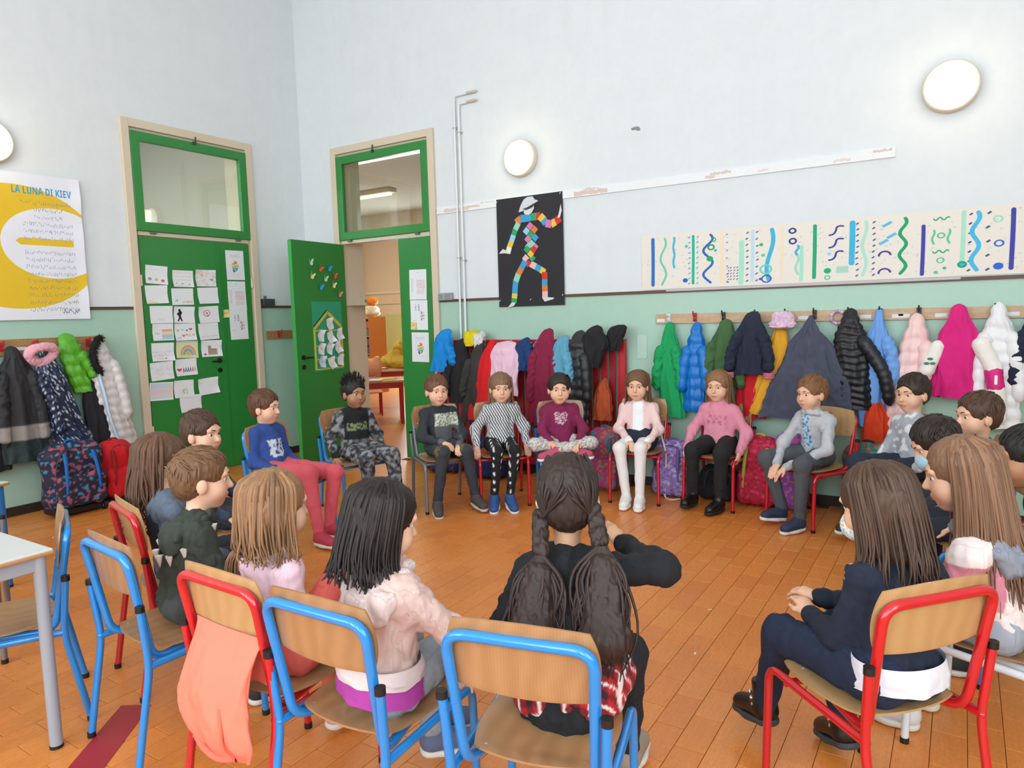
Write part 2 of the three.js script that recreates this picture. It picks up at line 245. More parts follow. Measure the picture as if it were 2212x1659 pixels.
// ------------------------------------------------------------------ floor of glazed terracotta tiles, courses run along z
{
  const fl = structGroup('floor'); mesh('bedding', bx(ROOM.x1 + .6, .2, ROOM.z1 + .6, ROOM.x1 / 2, -.106, ROOM.z1 / 2), M('#6f3d1d', .9), fl);
  const W = .107, L = .214, gap = .0016, tones = ['#ea8f40', '#e68a3c', '#eb9144', '#e3873c', '#ec8e3f'];
  const bump = dataTex(128, (u, v) => { const s = .5 + .35 * per(u, v, 1.4, 8) + .1 * per(u, v, 8, 2); return [s, s, s]; });
  const grain = dataTex(128, (u, v) => { const k = .95 + .04 * per(u, v, 2, 21) + .02 * per(u, v, 9, 5); return [k, k, k]; }, true);
  const tm = tones.map(c => new THREE.MeshPhysicalMaterial({ color: c, map: grain, roughness: .34, clearcoat: .15, clearcoatRoughness: .3, bumpMap: bump, bumpScale: .0012 }));
  const g = new RoundedBoxGeometry(W - gap, .012, L - gap, 1, .0018), list = [], q = V(0, 0, 0);
  camera.updateMatrixWorld(); camera.updateProjectionMatrix(); const inv = camera.matrixWorld.clone().invert(), P = camera.projectionMatrix;
  for (let i = 0; i < Math.floor(ROOM.x1 / W); i++) for (let j = 0; j < Math.floor(ROOM.z1 / L); j++) {
    const x = (i + .5) * W, z = (j + .5) * L + (i % 2) * L / 2, t = Math.floor(rnd() * 5), y = -.006 + rr(-.0004, .0004);
    if (z > ROOM.z1) continue; q.set(x, 0, z).applyMatrix4(inv); const d = -q.z; q.applyMatrix4(P); const seen = d > .3 && Math.abs(q.x) < 1.03 && Math.abs(q.y) < 1.03; list.push({ x, y, z, t, d: seen ? d : 99 });
  }
  list.sort((a, b) => a.d - b.d); let k = 0;
  for (; k < 300; k++) { const s = list[k], o = mesh('tile', g, tm[s.t], fl); o.position.set(s.x, s.y, s.z); }
  const rest = list.slice(300), im = new THREE.InstancedMesh(g, new THREE.MeshPhysicalMaterial({ color: '#ffffff', map: grain, roughness: .34, clearcoat: .15, clearcoatRoughness: .3, bumpMap: bump, bumpScale: .0012 }), rest.length), mtx = new THREE.Matrix4(), c = new THREE.Color();
  rest.forEach((s, i) => { im.setMatrixAt(i, mtx.makeTranslation(s.x, s.y, s.z)); im.setColorAt(i, c.set(tones[s.t])); }); im.name = 'distant_tiles'; im.userData.kind = 'stuff'; shade(im); fl.add(im);
}
// red adhesive strip on the floor
{
  const s = new THREE.Shape([[3.598, 4.262], [3.70, 4.198], [4.03, 4.62], [3.93, 4.70]].map(p => new THREE.Vector2(...p))), g = new THREE.ExtrudeGeometry(s, { depth: .0012, bevelEnabled: false }); g.rotateX(PI / 2); g.translate(0, .0016, 0);
  single('floor_tape', 'red adhesive tape strip stuck on the orange tiled floor', 'tape', g, M('#a3282f', .45));
}
// ------------------------------------------------------------------ the two doors
const mGlass = M('#f4fbf8', .02, { transmission: 1, thickness: 0, ior: 1.5 });
function doorSet(name, pos, turn, hw, latchX) {
  const d = structGroup(name, pos, turn), W = hw + .065;
  for (const s of [-1, 1]) { mesh('casing', bx(.075, TOP + .07, .035, s * (W - .0375), (TOP + .07) / 2, .0175, .006), mCream, d); mesh('jamb', bx(.03, TOP, .3, s * (hw - .015), TOP / 2, -.15), mCream, d); }
  mesh('casing', bx(W * 2 - .15, .075, .035, 0, TOP + .0325, .0175, .006), mCream, d); mesh('jamb', bx(hw * 2 - .06, .03, .3, 0, TOP - .015, -.15), mCream, d);
  mesh('transom_rail', bx(hw * 2 - .06, .035, .12, 0, HEAD + .018, -.045), mCream, d);
  const t = new THREE.Group(); t.name = 'transom_sash'; t.position.set(0, (HEAD + .035 + TOP - .03) / 2, .012); d.add(t); const H = TOP - HEAD - .07, w = hw - .012;
  for (const s of [-1, 1]) { mesh('stile', bx(.085, H, .05, s * (w - .0425), 0, 0, .006), mGreen, t); mesh('rail', bx(w * 2 - .16, .085, .05, 0, s * (H / 2 - .0425), 0, .006), mGreen, t); }
  mesh('pane', bx(w * 2 - .17, H - .17, .005), mGlass, t);
  mesh('catch', merge([bx(.03, .03, .02, latchX, H / 2 - .01, .03, .004), bx(.012, .06, .012, latchX + .012, H / 2 + .02, .04, .003)]), M('#2a4a2f', .5), t);
  for (const s of [-1, 1]) mesh('hinge', bx(.05, .02, .03, s * w * .75, -H / 2 - .012, .02, .004), M('#556b55', .5), t);
  return d;
}
function handleSet(parent, x, y, z, dir, sz = 1) {
  mesh('handle', merge([new THREE.CylinderGeometry(.024, .024, .012, 16).rotateX(PI / 2).translate(x, y, z + .006 * sz), tube([[x, y, z], [x, y, z + .045 * sz], [x + dir * .1, y - .004, z + .045 * sz]], .009, .012, 20, 8)]), mBlack, parent);
  mesh('lock', merge([new THREE.CylinderGeometry(.024, .024, .012, 16).rotateX(PI / 2).translate(x, y - .1, z + .006 * sz), bx(.008, .02, .014, x, y - .1, z + .012 * sz)]), mBlack, parent);
}
function leaf(parent, name, w, x, extra) { const l = mesh(name, bx(w, HEAD - .012, .04, 0, (HEAD - .012) / 2 + .006, 0, .004), mGreen, parent); l.position.set(x, 0, 0); return l; }
{ // door in the left wall, closed
  const d = doorSet('door_1', [0, 0, D1.c], PI / 2, D1.hw, .02), a = leaf(d, 'door_leaf', .80, -D1.hw + .03 + .40), b = leaf(d, 'door_leaf', .372, D1.hw - .03 - .186);
  a.position.z = -.005; b.position.z = -.005; mesh('cover_strip', bx(.03, HEAD - .03, .008, 0, HEAD / 2, .024), mGreen, b).position.x = -.186;
  handleSet(a, .34, 1.115, .02, -1);
  for (const [x, y] of [[-D1.hw + .02, .5], [-D1.hw + .02, 1.9], [D1.hw - .02, 1.9]]) mesh('hinge', new THREE.CylinderGeometry(.012, .012, .1, 10).translate(x, y, .02), mCream, d);
}
const leafOpen = new THREE.Group();
{ // door in the back wall, wide leaf standing open into the room
  const d = doorSet('door_2', [D2.c, 0, 0], 0, D2.hw, -.08), b = leaf(d, 'door_leaf', .42, D2.hw - .03 - .21); b.position.z = -.005;
  const a = leaf(d, 'door_leaf', .78, 0); a.geometry.translate(.39, 0, 0); a.position.set(-D2.hw + .04, 0, .02); a.rotation.y = -(PI / 2 - .08);
  mesh('edge_strip', bx(.006, HEAD - .03, .046, .782, HEAD / 2, 0), M('#3a9a49', .35), a);
  handleSet(a, .70, 1.115, -.02, -1, -1); handleSet(a, .70, 1.115, .02, -1, 1);
  d.updateMatrixWorld(true); a.getWorldPosition(leafOpen.position); leafOpen.rotation.y = a.rotation.y;
}
leafOpen.updateMatrix();
// ------------------------------------------------------------------ the two rooms behind the doors
function shell(name, x0, x1, z0, z1, h, parts) { for (const p of parts) { const [n, g, m] = p; struct(n, g, m); } }
{
  const x0 = -5.2, x1 = 3.2, z0 = -6.2, z1 = -.3, h = 3.75, t = .2, mOr = M('#c98a55', .3, { clearcoat: .3, clearcoatRoughness: .3 });
  struct('floor_far_room', bx(x1 - x0, .1, z1 - z0 + .0, (x0 + x1) / 2, -.05, (z0 + z1) / 2), mOr);
  struct('threshold', bx(D2.hw * 2, .1, .3, D2.c, -.05, -.15), mOr);
  struct('ceiling_far_room', bx(x1 - x0 + .4, .2, z1 - z0, (x0 + x1) / 2, h + .1, (z0 + z1) / 2), M('#cfc9bb', .9));
  struct('wall_far_room_end', bx(x1 - x0, h, t, (x0 + x1) / 2, h / 2, z0 - t / 2), mBeige);
  struct('wall_far_room_dado', bx(x1 - x0, 1.56, .02, (x0 + x1) / 2, .78, z0 + .01), M('#c5cf8e', .6));
  struct('wall_far_room_left', bx(t, h, z1 - z0, x0 - t / 2, h / 2, (z0 + z1) / 2), mBeige);
  struct('wall_far_room_right', bx(t, h, z1 - z0, x1 + t / 2, h / 2, (z0 + z1) / 2), mBeige);
  struct('wall_far_room_near', bx(5, h, .02, -2.7, h / 2, z1 - .012), mBeige);
  struct('trim_far_room', bx(x1 - x0, .05, .03, (x0 + x1) / 2, 2.05, z0 + .015), M('#e8dfcc', .6));
  // ceiling lights
  for (const [x, z] of [[-.3, -1.75], [-2.75, -3.9]]) {
    const l = thing('ceiling_light', x > -1 ? 'long fluorescent ceiling light seen through the glass above the open door' : 'fluorescent ceiling light deep in the next room seen through transom glass', 'light', [x, h, z]);
    mesh('housing', bx(1.3, .07, .2, 0, -.035, 0, .01), M('#e6e2d4', .5), l);
    mesh('light_tube', new THREE.CylinderGeometry(.02, .02, 1.22, 12).rotateZ(PI / 2).translate(0, -.1, 0), new THREE.MeshStandardMaterial({ color: '#ffffff', emissive: '#fff4dc', emissiveIntensity: 2.2 }), l);
    const r = new THREE.RectAreaLight('#fff0d6', 75, 1.2, .15); r.position.set(x, h - .14, z); r.lookAt(x, 0, z); r.castShadow = true; scene.add(r);
  }
  // window with dark red frame in the end wall
  const w = structGroup('window_7', [-3.42, 1.6, z0 + .02]), mr = M('#7d1a22', .4);
  for (const s of [-1, 1]) { mesh('window_frame', bx(.16, 2.3, .08, s * .42, 0, .04), mr, w); mesh('window_frame', bx(.7, .12, .08, 0, s * 1.09, .04), mr, w); }
  mesh('window_pane', bx(.7, 2.1, .02, 0, 0, .02), new THREE.MeshStandardMaterial({ color: '#ffffff', emissive: '#eef4ff', emissiveIntensity: 1.6 }), w);
  const r2 = new THREE.RectAreaLight('#eaf2ff', 25, .68, 2.0); r2.position.set(-3.42, 1.6, z0 + .12); r2.lookAt(-3.42, 1.6, 0); r2.castShadow = true; scene.add(r2);
}
{ // corridor behind the closed door
  const x0 = -3.6, x1 = -.3, z0 = .05, z1 = 4.6, h = 3.9, t = .2;
  struct('floor_corridor', bx(x1 - x0, .1, z1 - z0, (x0 + x1) / 2, -.05, (z0 + z1) / 2), M('#a8683c', .4));
  struct('ceiling_corridor', bx(x1 - x0, .2, z1 - z0, (x0 + x1) / 2, h + .1, (z0 + z1) / 2), M('#d6d8d6', .9));
  struct('wall_corridor_far', bx(t, h, z1 - z0, x0 - t / 2, h / 2, (z0 + z1) / 2), M('#d5d9d4', .9));
  for (const z of [z0 - .08, z1 + .08]) struct('wall_corridor_' + (z < 1 ? 'end' : 'entry'), bx(x1 - x0 + .2, h, .16, (x0 + x1) / 2 - .1, h / 2, z), M('#cdc8bb', .9));
  const l = thing('ceiling_light', 'flush ceiling light of the corridor behind the closed green door', 'light', [-1.9, h, 3.6]);
  mesh('diffuser', bx(.6, .05, .3, 0, -.025, 0, .01), new THREE.MeshStandardMaterial({ color: '#ffffff', emissive: '#ffffff', emissiveIntensity: 1 }), l);
  const r = new THREE.RectAreaLight('#f6faff', 330, .58, .28); r.position.set(-1.9, h - .06, 3.6); r.lookAt(-1.9, 0, 3.6); r.castShadow = true; scene.add(r);
}
// ------------------------------------------------------------------ round wall lamps
function wallLamp(pos, turn, label) {
  const l = thing('wall_lamp', label, 'lamp', pos, turn), R = .165;
  mesh('rim', new THREE.LatheGeometry([[.001, 0], [R - .012, 0], [R, .01], [R, .055], [R - .008, .068], [R - .02, .07], [R - .022, .06]].map(p => new THREE.Vector2(...p)), 40).rotateX(PI / 2), M('#e6d9c3', .5), l);
  mesh('lamp_diffuser', new THREE.LatheGeometry([[.0001, .088], [.07, .086], [.115, .08], [R - .022, .064]].map(p => new THREE.Vector2(...p)), 40).rotateX(PI / 2), new THREE.MeshStandardMaterial({ color: '#ffffff', emissive: '#fff6e6', emissiveIntensity: 2.2, roughness: .4 }), l);
  l.updateMatrixWorld(true); const p = l.localToWorld(V(0, 0, .13)), s = new THREE.PointLight('#ffe9c8', .32); s.position.copy(p); s.shadow.radius = 6; s.castShadow = true; scene.add(s);
}
wallLamp([2.93, 2.905, 0], 0, 'round glowing wall lamp above the black sheet with the paper figure');
wallLamp([6.255, 2.905, 0], 0, 'round glowing wall lamp high above the painted paper banner');
wallLamp([0, 2.93, 3.09], PI / 2, 'round glowing wall lamp above the yellow moon poster');

// ------------------------------------------------------------------ papers, posters and fittings on the walls
const atlasCells = {}; let atlasN = 0; const ATLAS = document.createElement('canvas'); ATLAS.width = ATLAS.height = 2048; const AX = ATLAS.getContext('2d');
function cell(name, draw) { const i = atlasN++, x = (i % 8) * 256, y = Math.floor(i / 8) * 256; AX.save(); AX.beginPath(); AX.rect(x, y, 256, 256); AX.clip(); AX.translate(x, y); draw(AX); AX.restore(); atlasCells[name] = [x / 2048, 1 - (y + 256) / 2048, 256 / 2048]; }
const paperBase = c => { c.fillStyle = '#e4e6ea'; c.fillRect(0, 0, 256, 256); for (let i = 0; i < 40; i++) { c.fillStyle = `rgba(150,155,165,${.02 + .03 * rnd()})`; c.fillRect(rr(0, 256), rr(0, 256), rr(5, 60), 1.5); } };
const scrib = (c, col, x0, x1, y, n, a = 8, lw = 3) => { c.strokeStyle = col; c.lineWidth = lw; for (let i = 0; i < n; i++) { const x = x0 + (x1 - x0) * i / n; c.beginPath(); c.moveTo(x, y + rr(-a, a)); c.lineTo(x + rr(2, 9), y + rr(-a, a)); c.lineTo(x + rr(-3, 8), y + rr(-a, a)); c.stroke(); } };
const dot = (c, col, x, y, r) => { c.fillStyle = col; c.beginPath(); c.arc(x, y, r, 0, 7); c.fill(); };
const heartAt = (c, col, x, y, s) => { c.fillStyle = col; c.beginPath(); c.moveTo(x, y + s); c.bezierCurveTo(x - 2 * s, y - s * .4, x - s, y - 1.6 * s, x, y - s * .5); c.bezierCurveTo(x + s, y - 1.6 * s, x + 2 * s, y - s * .4, x, y + s); c.fill(); };
const globe = c => { for (let i = 0; i < 90; i++) { const a = rr(0, 6.3), r = 46 * Math.sqrt(rnd()), x = 128 + r * Math.cos(a), y = 140 + r * Math.sin(a) * 1.05; c.save(); c.translate(x, y); c.rotate(-.7); c.fillStyle = y < 118 ? '#d9722f' : y < 135 ? '#e0b93a' : y < 152 ? '#8fae57' : y < 170 ? '#3b9bb0' : '#23566f'; c.fillRect(-8, -3, 16, 6); c.restore(); } };
const DR = {
  apples: c => { dot(c, '#9aa0a6', 50, 190, 22); dot(c, '#c9c66a', 125, 195, 20); dot(c, '#dd5a62', 200, 205, 20); scrib(c, '#8a8f96', 20, 230, 60, 14, 6, 1.5); },
  pinktext: c => { scrib(c, '#d8a7a0', 15, 240, 40, 26, 12, 2); scrib(c, '#caa8a8', 20, 240, 95, 22, 14, 2); scrib(c, '#c9986a', 20, 240, 150, 18, 16, 2); dot(c, '#cf8c6a', 120, 205, 12); dot(c, '#b9857a', 200, 215, 10); dot(c, '#a8b08a', 45, 200, 9); },
  pinkart: c => { for (let i = 0; i < 60; i++) dot(c, ['rgba(226,190,190,.35)', 'rgba(224,205,170,.3)', 'rgba(214,184,206,.3)'][i % 3], rr(0, 256), rr(0, 256), rr(8, 26)); dot(c, '#dfb07a', 85, 80, 18); dot(c, '#7fa4c4', 205, 150, 17); dot(c, '#c58ab0', 180, 150, 9); },
  yellowline: c => { c.fillStyle = '#e7d67a'; c.fillRect(0, 236, 130, 14); scrib(c, '#9aa2aa', 20, 90, 215, 6, 6, 2); },
  redtext: c => { scrib(c, '#7b6ba0', 30, 70, 190, 5, 26, 4); scrib(c, '#d2707a', 120, 240, 210, 14, 16, 4); },
  blank1: () => { }, blank2: c => scrib(c, '#b9bcc2', 60, 200, 130, 8, 20, 1), blank3: () => { },
  pencil1: c => scrib(c, '#b7a3ad', 70, 170, 205, 9, 30, 2.5),
  silhouette: c => { c.fillStyle = '#1d1719'; c.beginPath(); for (const [x, y] of [[64, 40], [84, 40], [88, 66], [104, 92], [98, 120], [88, 130], [90, 170], [108, 226], [92, 230], [74, 190], [54, 232], [38, 228], [62, 178], [58, 140], [40, 130], [44, 108], [62, 88], [58, 60]]) c.lineTo(x, y); c.fill(); },
  redring: c => { c.strokeStyle = '#c8404e'; c.lineWidth = 8; c.beginPath(); c.ellipse(105, 105, 38, 46, .3, 0, 7); c.stroke(); dot(c, '#d8737c', 105, 105, 16); dot(c, '#b02f3c', 115, 145, 10); },
  flag: c => { c.fillStyle = '#e5a3a0'; c.fillRect(115, 85, 130, 36); c.fillStyle = '#e9d9a2'; c.fillRect(115, 121, 130, 44); c.fillStyle = '#a9c9dd'; c.fillRect(115, 165, 130, 70); scrib(c, '#c48a98', 25, 90, 150, 8, 24, 2.5); },
  hearts: c => { dot(c, '#c9c276', 40, 105, 18); dot(c, '#b7c7d6', 95, 95, 14); dot(c, '#4b92c6', 148, 105, 14); heartAt(c, '#c3303e', 195, 90, 17); heartAt(c, '#e2762f', 105, 185, 18); scrib(c, '#e0903c', 130, 240, 180, 12, 26, 5); scrib(c, '#d7a2a6', 20, 80, 215, 8, 16, 3); },
  pencil2: c => { scrib(c, '#a9a9b3', 20, 240, 205, 20, 14, 2.5); scrib(c, '#c59aa6', 150, 240, 215, 7, 10, 2.5); },
  handwriting: c => { scrib(c, '#8c9098', 15, 240, 130, 18, 18, 2); scrib(c, '#7d828c', 15, 240, 175, 20, 18, 2); dot(c, '#cc6a74', 160, 220, 10); scrib(c, '#80868e', 60, 150, 220, 8, 10, 2); },
  rainbow: c => { c.fillStyle = '#d6d9a8'; c.fillRect(0, 0, 256, 256); c.fillStyle = '#b4c6cc'; c.fillRect(0, 0, 256, 28); [['#dc8a76', 86], ['#e5bb7c', 74], ['#8cb0c9', 62], ['#7aa6bf', 50], ['#cfd27c', 36], ['#e0b14e', 22]].forEach(([k, r]) => { c.fillStyle = k; c.beginPath(); c.ellipse(138, 215, r * 1.05, r * 1.7, 0, PI, 0); c.fill(); }); heartAt(c, '#d2833a', 138, 185, 12); },
  castle: c => { c.fillStyle = '#a98d78'; c.fillRect(85, 95, 40, 130); c.fillRect(125, 140, 70, 85); c.fillStyle = '#8f7461'; for (const x of [85, 100, 115]) c.fillRect(x, 78, 8, 20); c.fillStyle = '#99a57c'; for (let x = 130; x < 200; x += 9) c.fillRect(x, 170, 4, 55); c.fillStyle = '#a65f52'; c.fillRect(125, 132, 72, 9); dot(c, '#b0535a', 45, 215, 16); },
  pale: c => { for (let i = 0; i < 30; i++) dot(c, ['rgba(222,200,212,.3)', 'rgba(196,214,222,.3)'][i % 2], rr(20, 236), rr(60, 220), rr(8, 22)); scrib(c, '#b9a5b8', 60, 200, 110, 10, 14, 2); },
  letters: c => { heartAt(c, '#d04a55', 45, 165, 26); const L = ['#b8333f', '#4a4f5c', '#39508a', '#7a58a8', '#c4606e', '#d2848c']; L.forEach((k, i) => { c.strokeStyle = k; c.lineWidth = 8; c.beginPath(); c.moveTo(85 + i * 27, 205); c.lineTo(98 + i * 27, 145); c.lineTo(104 + i * 27, 200); c.stroke(); }); },
  sunset: c => { c.fillStyle = '#c4d2de'; c.fillRect(10, 15, 236, 80); c.fillStyle = '#e2c6cc'; c.fillRect(10, 100, 236, 70); c.fillStyle = '#ccd6dd'; c.fillRect(10, 172, 236, 60); c.fillStyle = '#e6cf9a'; c.fillRect(226, 20, 18, 200); },
  greenmark: c => { for (let i = 0; i < 24; i++) dot(c, 'rgba(150,178,120,.3)', 140 + rr(-30, 30), 170 + rr(-40, 30), rr(6, 14)); },
  globe_print: c => { scrib(c, '#8c8f96', 60, 196, 45, 18, 5, 1.5); scrib(c, '#c9a0a4', 60, 196, 57, 18, 4, 1.5); globe(c); scrib(c, '#d4b08c', 70, 190, 205, 18, 4, 1.5); },
  table_print: c => { for (let k = 0; k < 6; k++) scrib(c, '#d3989f', 105, 232, 92 + k * 13, 20, 5, 2.5); for (let k = 0; k < 9; k++) scrib(c, '#d6a3ab', 25, 52, 80 + k * 13, 4, 5, 3); for (let k = 0; k < 4; k++) scrib(c, '#c7a9ad', 105, 225, 172 + k * 11, 16, 4, 2); dot(c, '#a7b0b5', 128, 25, 6); },
  class_print: c => { c.strokeStyle = '#7f8d9c'; c.lineWidth = 6; c.beginPath(); c.arc(70, 52, 13, -1.5, 1.6); c.arc(70, 76, 13, -1.6, 1.8); c.stroke(); c.beginPath(); c.moveTo(118, 36); c.lineTo(118, 90); c.arc(122, 76, 14, 1.6, -1.6, true); c.arc(122, 50, 12, 1.6, -1.6, true); c.stroke(); for (let i = 0; i < 50; i++) { c.fillStyle = ['#7b6a62', '#b48d7a', '#4e4a4c', '#caa58f'][i % 4]; c.fillRect(165 + rr(-24, 34), 130 + rr(-36, 40), rr(3, 12), rr(3, 9)); } scrib(c, '#a3a7ae', 30, 90, 175, 6, 3, 2); },
  sticky: c => { c.fillStyle = '#e2cf86'; c.fillRect(0, 0, 256, 256); scrib(c, '#c08a3c', 70, 190, 120, 6, 40, 10); },
  bluenote: c => { c.fillStyle = '#c6dcea'; c.fillRect(0, 0, 256, 256); scrib(c, '#8aa0b4', 60, 200, 130, 12, 40, 4); }, note: c => scrib(c, '#b3a9b0', 60, 200, 150, 9, 40, 3), whitenote: () => { }, sunnote: c => dot(c, '#d9c48a', 140, 130, 36), books: c => { ['#3b6db5', '#d7c05a', '#c04a5e', '#e8e4de', '#8a5ea8', '#3f8e86', '#d98a45'].forEach((k, i) => { c.fillStyle = k; c.fillRect((i % 3) * 86, Math.floor(i / 3) * 86, 86, 86); }); },
};
for (const k in DR) cell(k, c => { paperBase(c); DR[k](c); });
const atlasTex = new THREE.CanvasTexture(ATLAS); atlasTex.colorSpace = THREE.SRGBColorSpace; const mPaper = new THREE.MeshPhysicalMaterial({ map: atlasTex, roughness: .85, side: THREE.DoubleSide });
function sheetGeo(w, h, cl, curl) {   // a sheet that lifts a little at its corners
  const g = new THREE.PlaneGeometry(w, h, 8, 8), p = g.attributes.position, u = g.attributes.uv, [cx, cy, s] = atlasCells[cl], k = [rnd(), rnd(), rnd(), rnd()];
  for (let i = 0; i < p.count; i++) { const x = p.getX(i) / w * 2, y = p.getY(i) / h * 2, q = (x > 0 ? (y > 0 ? k[0] : k[1]) : (y > 0 ? k[2] : k[3])); p.setZ(i, .002 + curl * q * Math.max(0, Math.abs(x) - .35) * Math.max(0, Math.abs(y) - .1) + curl * .25 * Math.max(0, -y) * k[1]); u.setXY(i, cx + u.getX(i) * s, cy + u.getY(i) * s); }
  g.computeVertexNormals(); return g;
}
function sheet(label, cat, group, frame, u, y, w, h, cl, tilt = 0, curl = .012, z = .016) {   // frame: L (left wall), B (back wall), O (open leaf)
  const o = single(cat === 'note' ? 'paper_note' : 'paper_sheet', label, cat, sheetGeo(w, h, cl, curl), mPaper, group);
  if (frame === 'L') { o.position.set(z, y, u); o.rotation.set(0, PI / 2, 0); } else if (frame === 'B') o.position.set(u, y, z); else { const m = new THREE.Matrix4().makeRotationY(leafOpen.rotation.y + PI).setPosition(leafOpen.position); const v = V(u, y, .0205 + z).applyMatrix4(m); o.position.copy(v); o.rotation.set(0, leafOpen.rotation.y + PI, 0); }
  o.rotateZ(tilt); return o;
}
const DL = "drawings taped to the closed green door";
for (const [k, z, y, w, h, label] of [
  ['apples', 1.819, 1.954, .215, .17, 'small sheet with grey, yellow and red apples drawn along its bottom'], ['pinktext', 1.554, 1.925, .215, .158, 'small sheet filled with faint pink and tan writing'], ['pinkart', 1.310, 1.937, .225, .163, 'small pinkish sheet with an orange and a blue blot'],
  ['yellowline', 1.831, 1.773, .215, .168, 'nearly blank small sheet with a yellow line at its bottom edge'], ['redtext', 1.571, 1.754, .225, .158, 'small white sheet with red lettering at its lower corner'], ['blank1', 1.297, 1.766, .225, .158, 'blank small sheet above the drawing with the red ring'],
  ['pencil1', 1.799, 1.585, .222, .162, 'small sheet with faint pencil strokes above the striped flag drawing'], ['silhouette', 1.569, 1.580, .215, .158, 'small sheet with a black standing figure silhouette'], ['redring', 1.303, 1.578, .225, .163, 'small sheet with a red ring drawn near its top'],
  ['flag', 1.796, 1.421, .208, .158, 'small sheet with red, cream and blue stripes'], ['hearts', 1.570, 1.415, .222, .163, 'small sheet with a red heart, blue dot and orange lettering'], ['pencil2', 1.317, 1.412, .222, .163, 'small sheet with a row of faint grey letters at the bottom'],
  ['handwriting', 1.813, 1.235, .22, .17, 'small sheet with grey handwriting and a tiny red mark'], ['rainbow', 1.564, 1.246, .23, .167, 'small sheet with a coloured rainbow over a yellow ground'], ['castle', 1.300, 1.240, .23, .163, 'small sheet with a brown tower and building drawn on it'],
  ['pale', 1.836, 1.057, .225, .17, 'small sheet with very pale pink and blue scribbles'], ['letters', 1.588, 1.075, .225, .163, 'small sheet with a red heart and bold coloured letters'], ['sunset', 1.858, .866, .232, .17, 'small sheet with pale blue and pink bands and a yellow edge'],
  ['greenmark', 1.628, .866, .208, .168, 'small sheet with a soft green smudge'], ['blank2', 1.363, .868, .22, .163, 'blank small sheet with clipped corners under the door handle'], ['blank3', 1.567, .718, .225, .16, 'blank small sheet hanging lowest on the closed green door']]) sheet(label, 'drawing', DL, 'L', z, y, w, h, k, rr(-.06, .06), .03);
for (const [k, y, n] of [['globe_print', 2.078, 'with a coloured globe'], ['table_print', 1.764, 'with pale red columns of text'], ['class_print', 1.465, 'with the letters 3 B and a small picture']]) sheet('printed sheet ' + n + ' on the closed green door', 'notice', 'notices on the closed door', 'L', .962, y, .215, .3, k, .01, .006);
sheet('yellow sticky note beside the printed sheets on the closed door', 'note', undefined, 'L', 1.112, 1.585, .078, .08, 'sticky', .05, .02);
for (const [k, y, n] of [['table_print', 1.825, 'with pale red columns of text'], ['class_print', 1.515, 'with scribbled letters and a small picture'], ['globe_print', 1.185, 'with a coloured globe']]) sheet('printed sheet ' + n + ' beside the open doorway', 'notice', 'notices on the open door', 'B', 1.655, y, .225, .305, k, -.02, .006);
sheet('yellow sticky note on the corner of the sheet on the open door', 'note', undefined, 'B', 1.585, 1.41, .07, .07, 'sticky', -.06, .02, .024);
// paper butterflies on the open leaf
const leafM = new THREE.Matrix4().makeRotationY(leafOpen.rotation.y + PI).setPosition(leafOpen.position);
const wing = new THREE.Shape(); wing.moveTo(0, -.012); wing.bezierCurveTo(.01, .01, .02, .05, .045, .045); wing.bezierCurveTo(.05, .03, .04, .012, .03, .004); wing.bezierCurveTo(.04, -.006, .034, -.03, .02, -.034); wing.bezierCurveTo(.008, -.034, .002, -.02, 0, -.012);
const wingG = new THREE.ExtrudeGeometry(wing, { depth: .0006, bevelEnabled: false, curveSegments: 5 });
[[-.533, 2.085, '#a9d3b0', 'pale green'], [-.396, 2.03, '#d0552c', 'orange'], [-.263, 2.036, '#2f97d0', 'blue'], [-.524, 1.949, '#e0d596', 'cream'], [-.328, 1.926, '#a9d3b0', 'pale green'], [-.183, 1.96, '#d0552c', 'orange'], [-.404, 1.837, '#2f97d0', 'blue'], [-.205, 1.861, '#e0d596', 'cream'], [-.117, 1.768, '#d58a86', 'pink']].forEach(([u, y, c, n]) => {
  const v = V(u, y, .023).applyMatrix4(leafM), b = thing('paper_butterfly', n + ' paper butterfly stuck on the open green door', 'decoration', [v.x, v.y, v.z], leafOpen.rotation.y + PI, n + ' paper butterflies'); b.rotateZ(rr(-.6, .1)); b.scale.setScalar(.85);
  const a = mesh('wing', wingG, M(c, .8), b); a.rotation.y = -.6; const d = mesh('wing', wingG, M(c, .8), b); d.rotation.y = PI + .6; mesh('paper_body', tubeCR([[0, -.03, .003], [0, .0, .004], [0, .028, .003]], .003, 6, 5), M(c, .8), b);
});
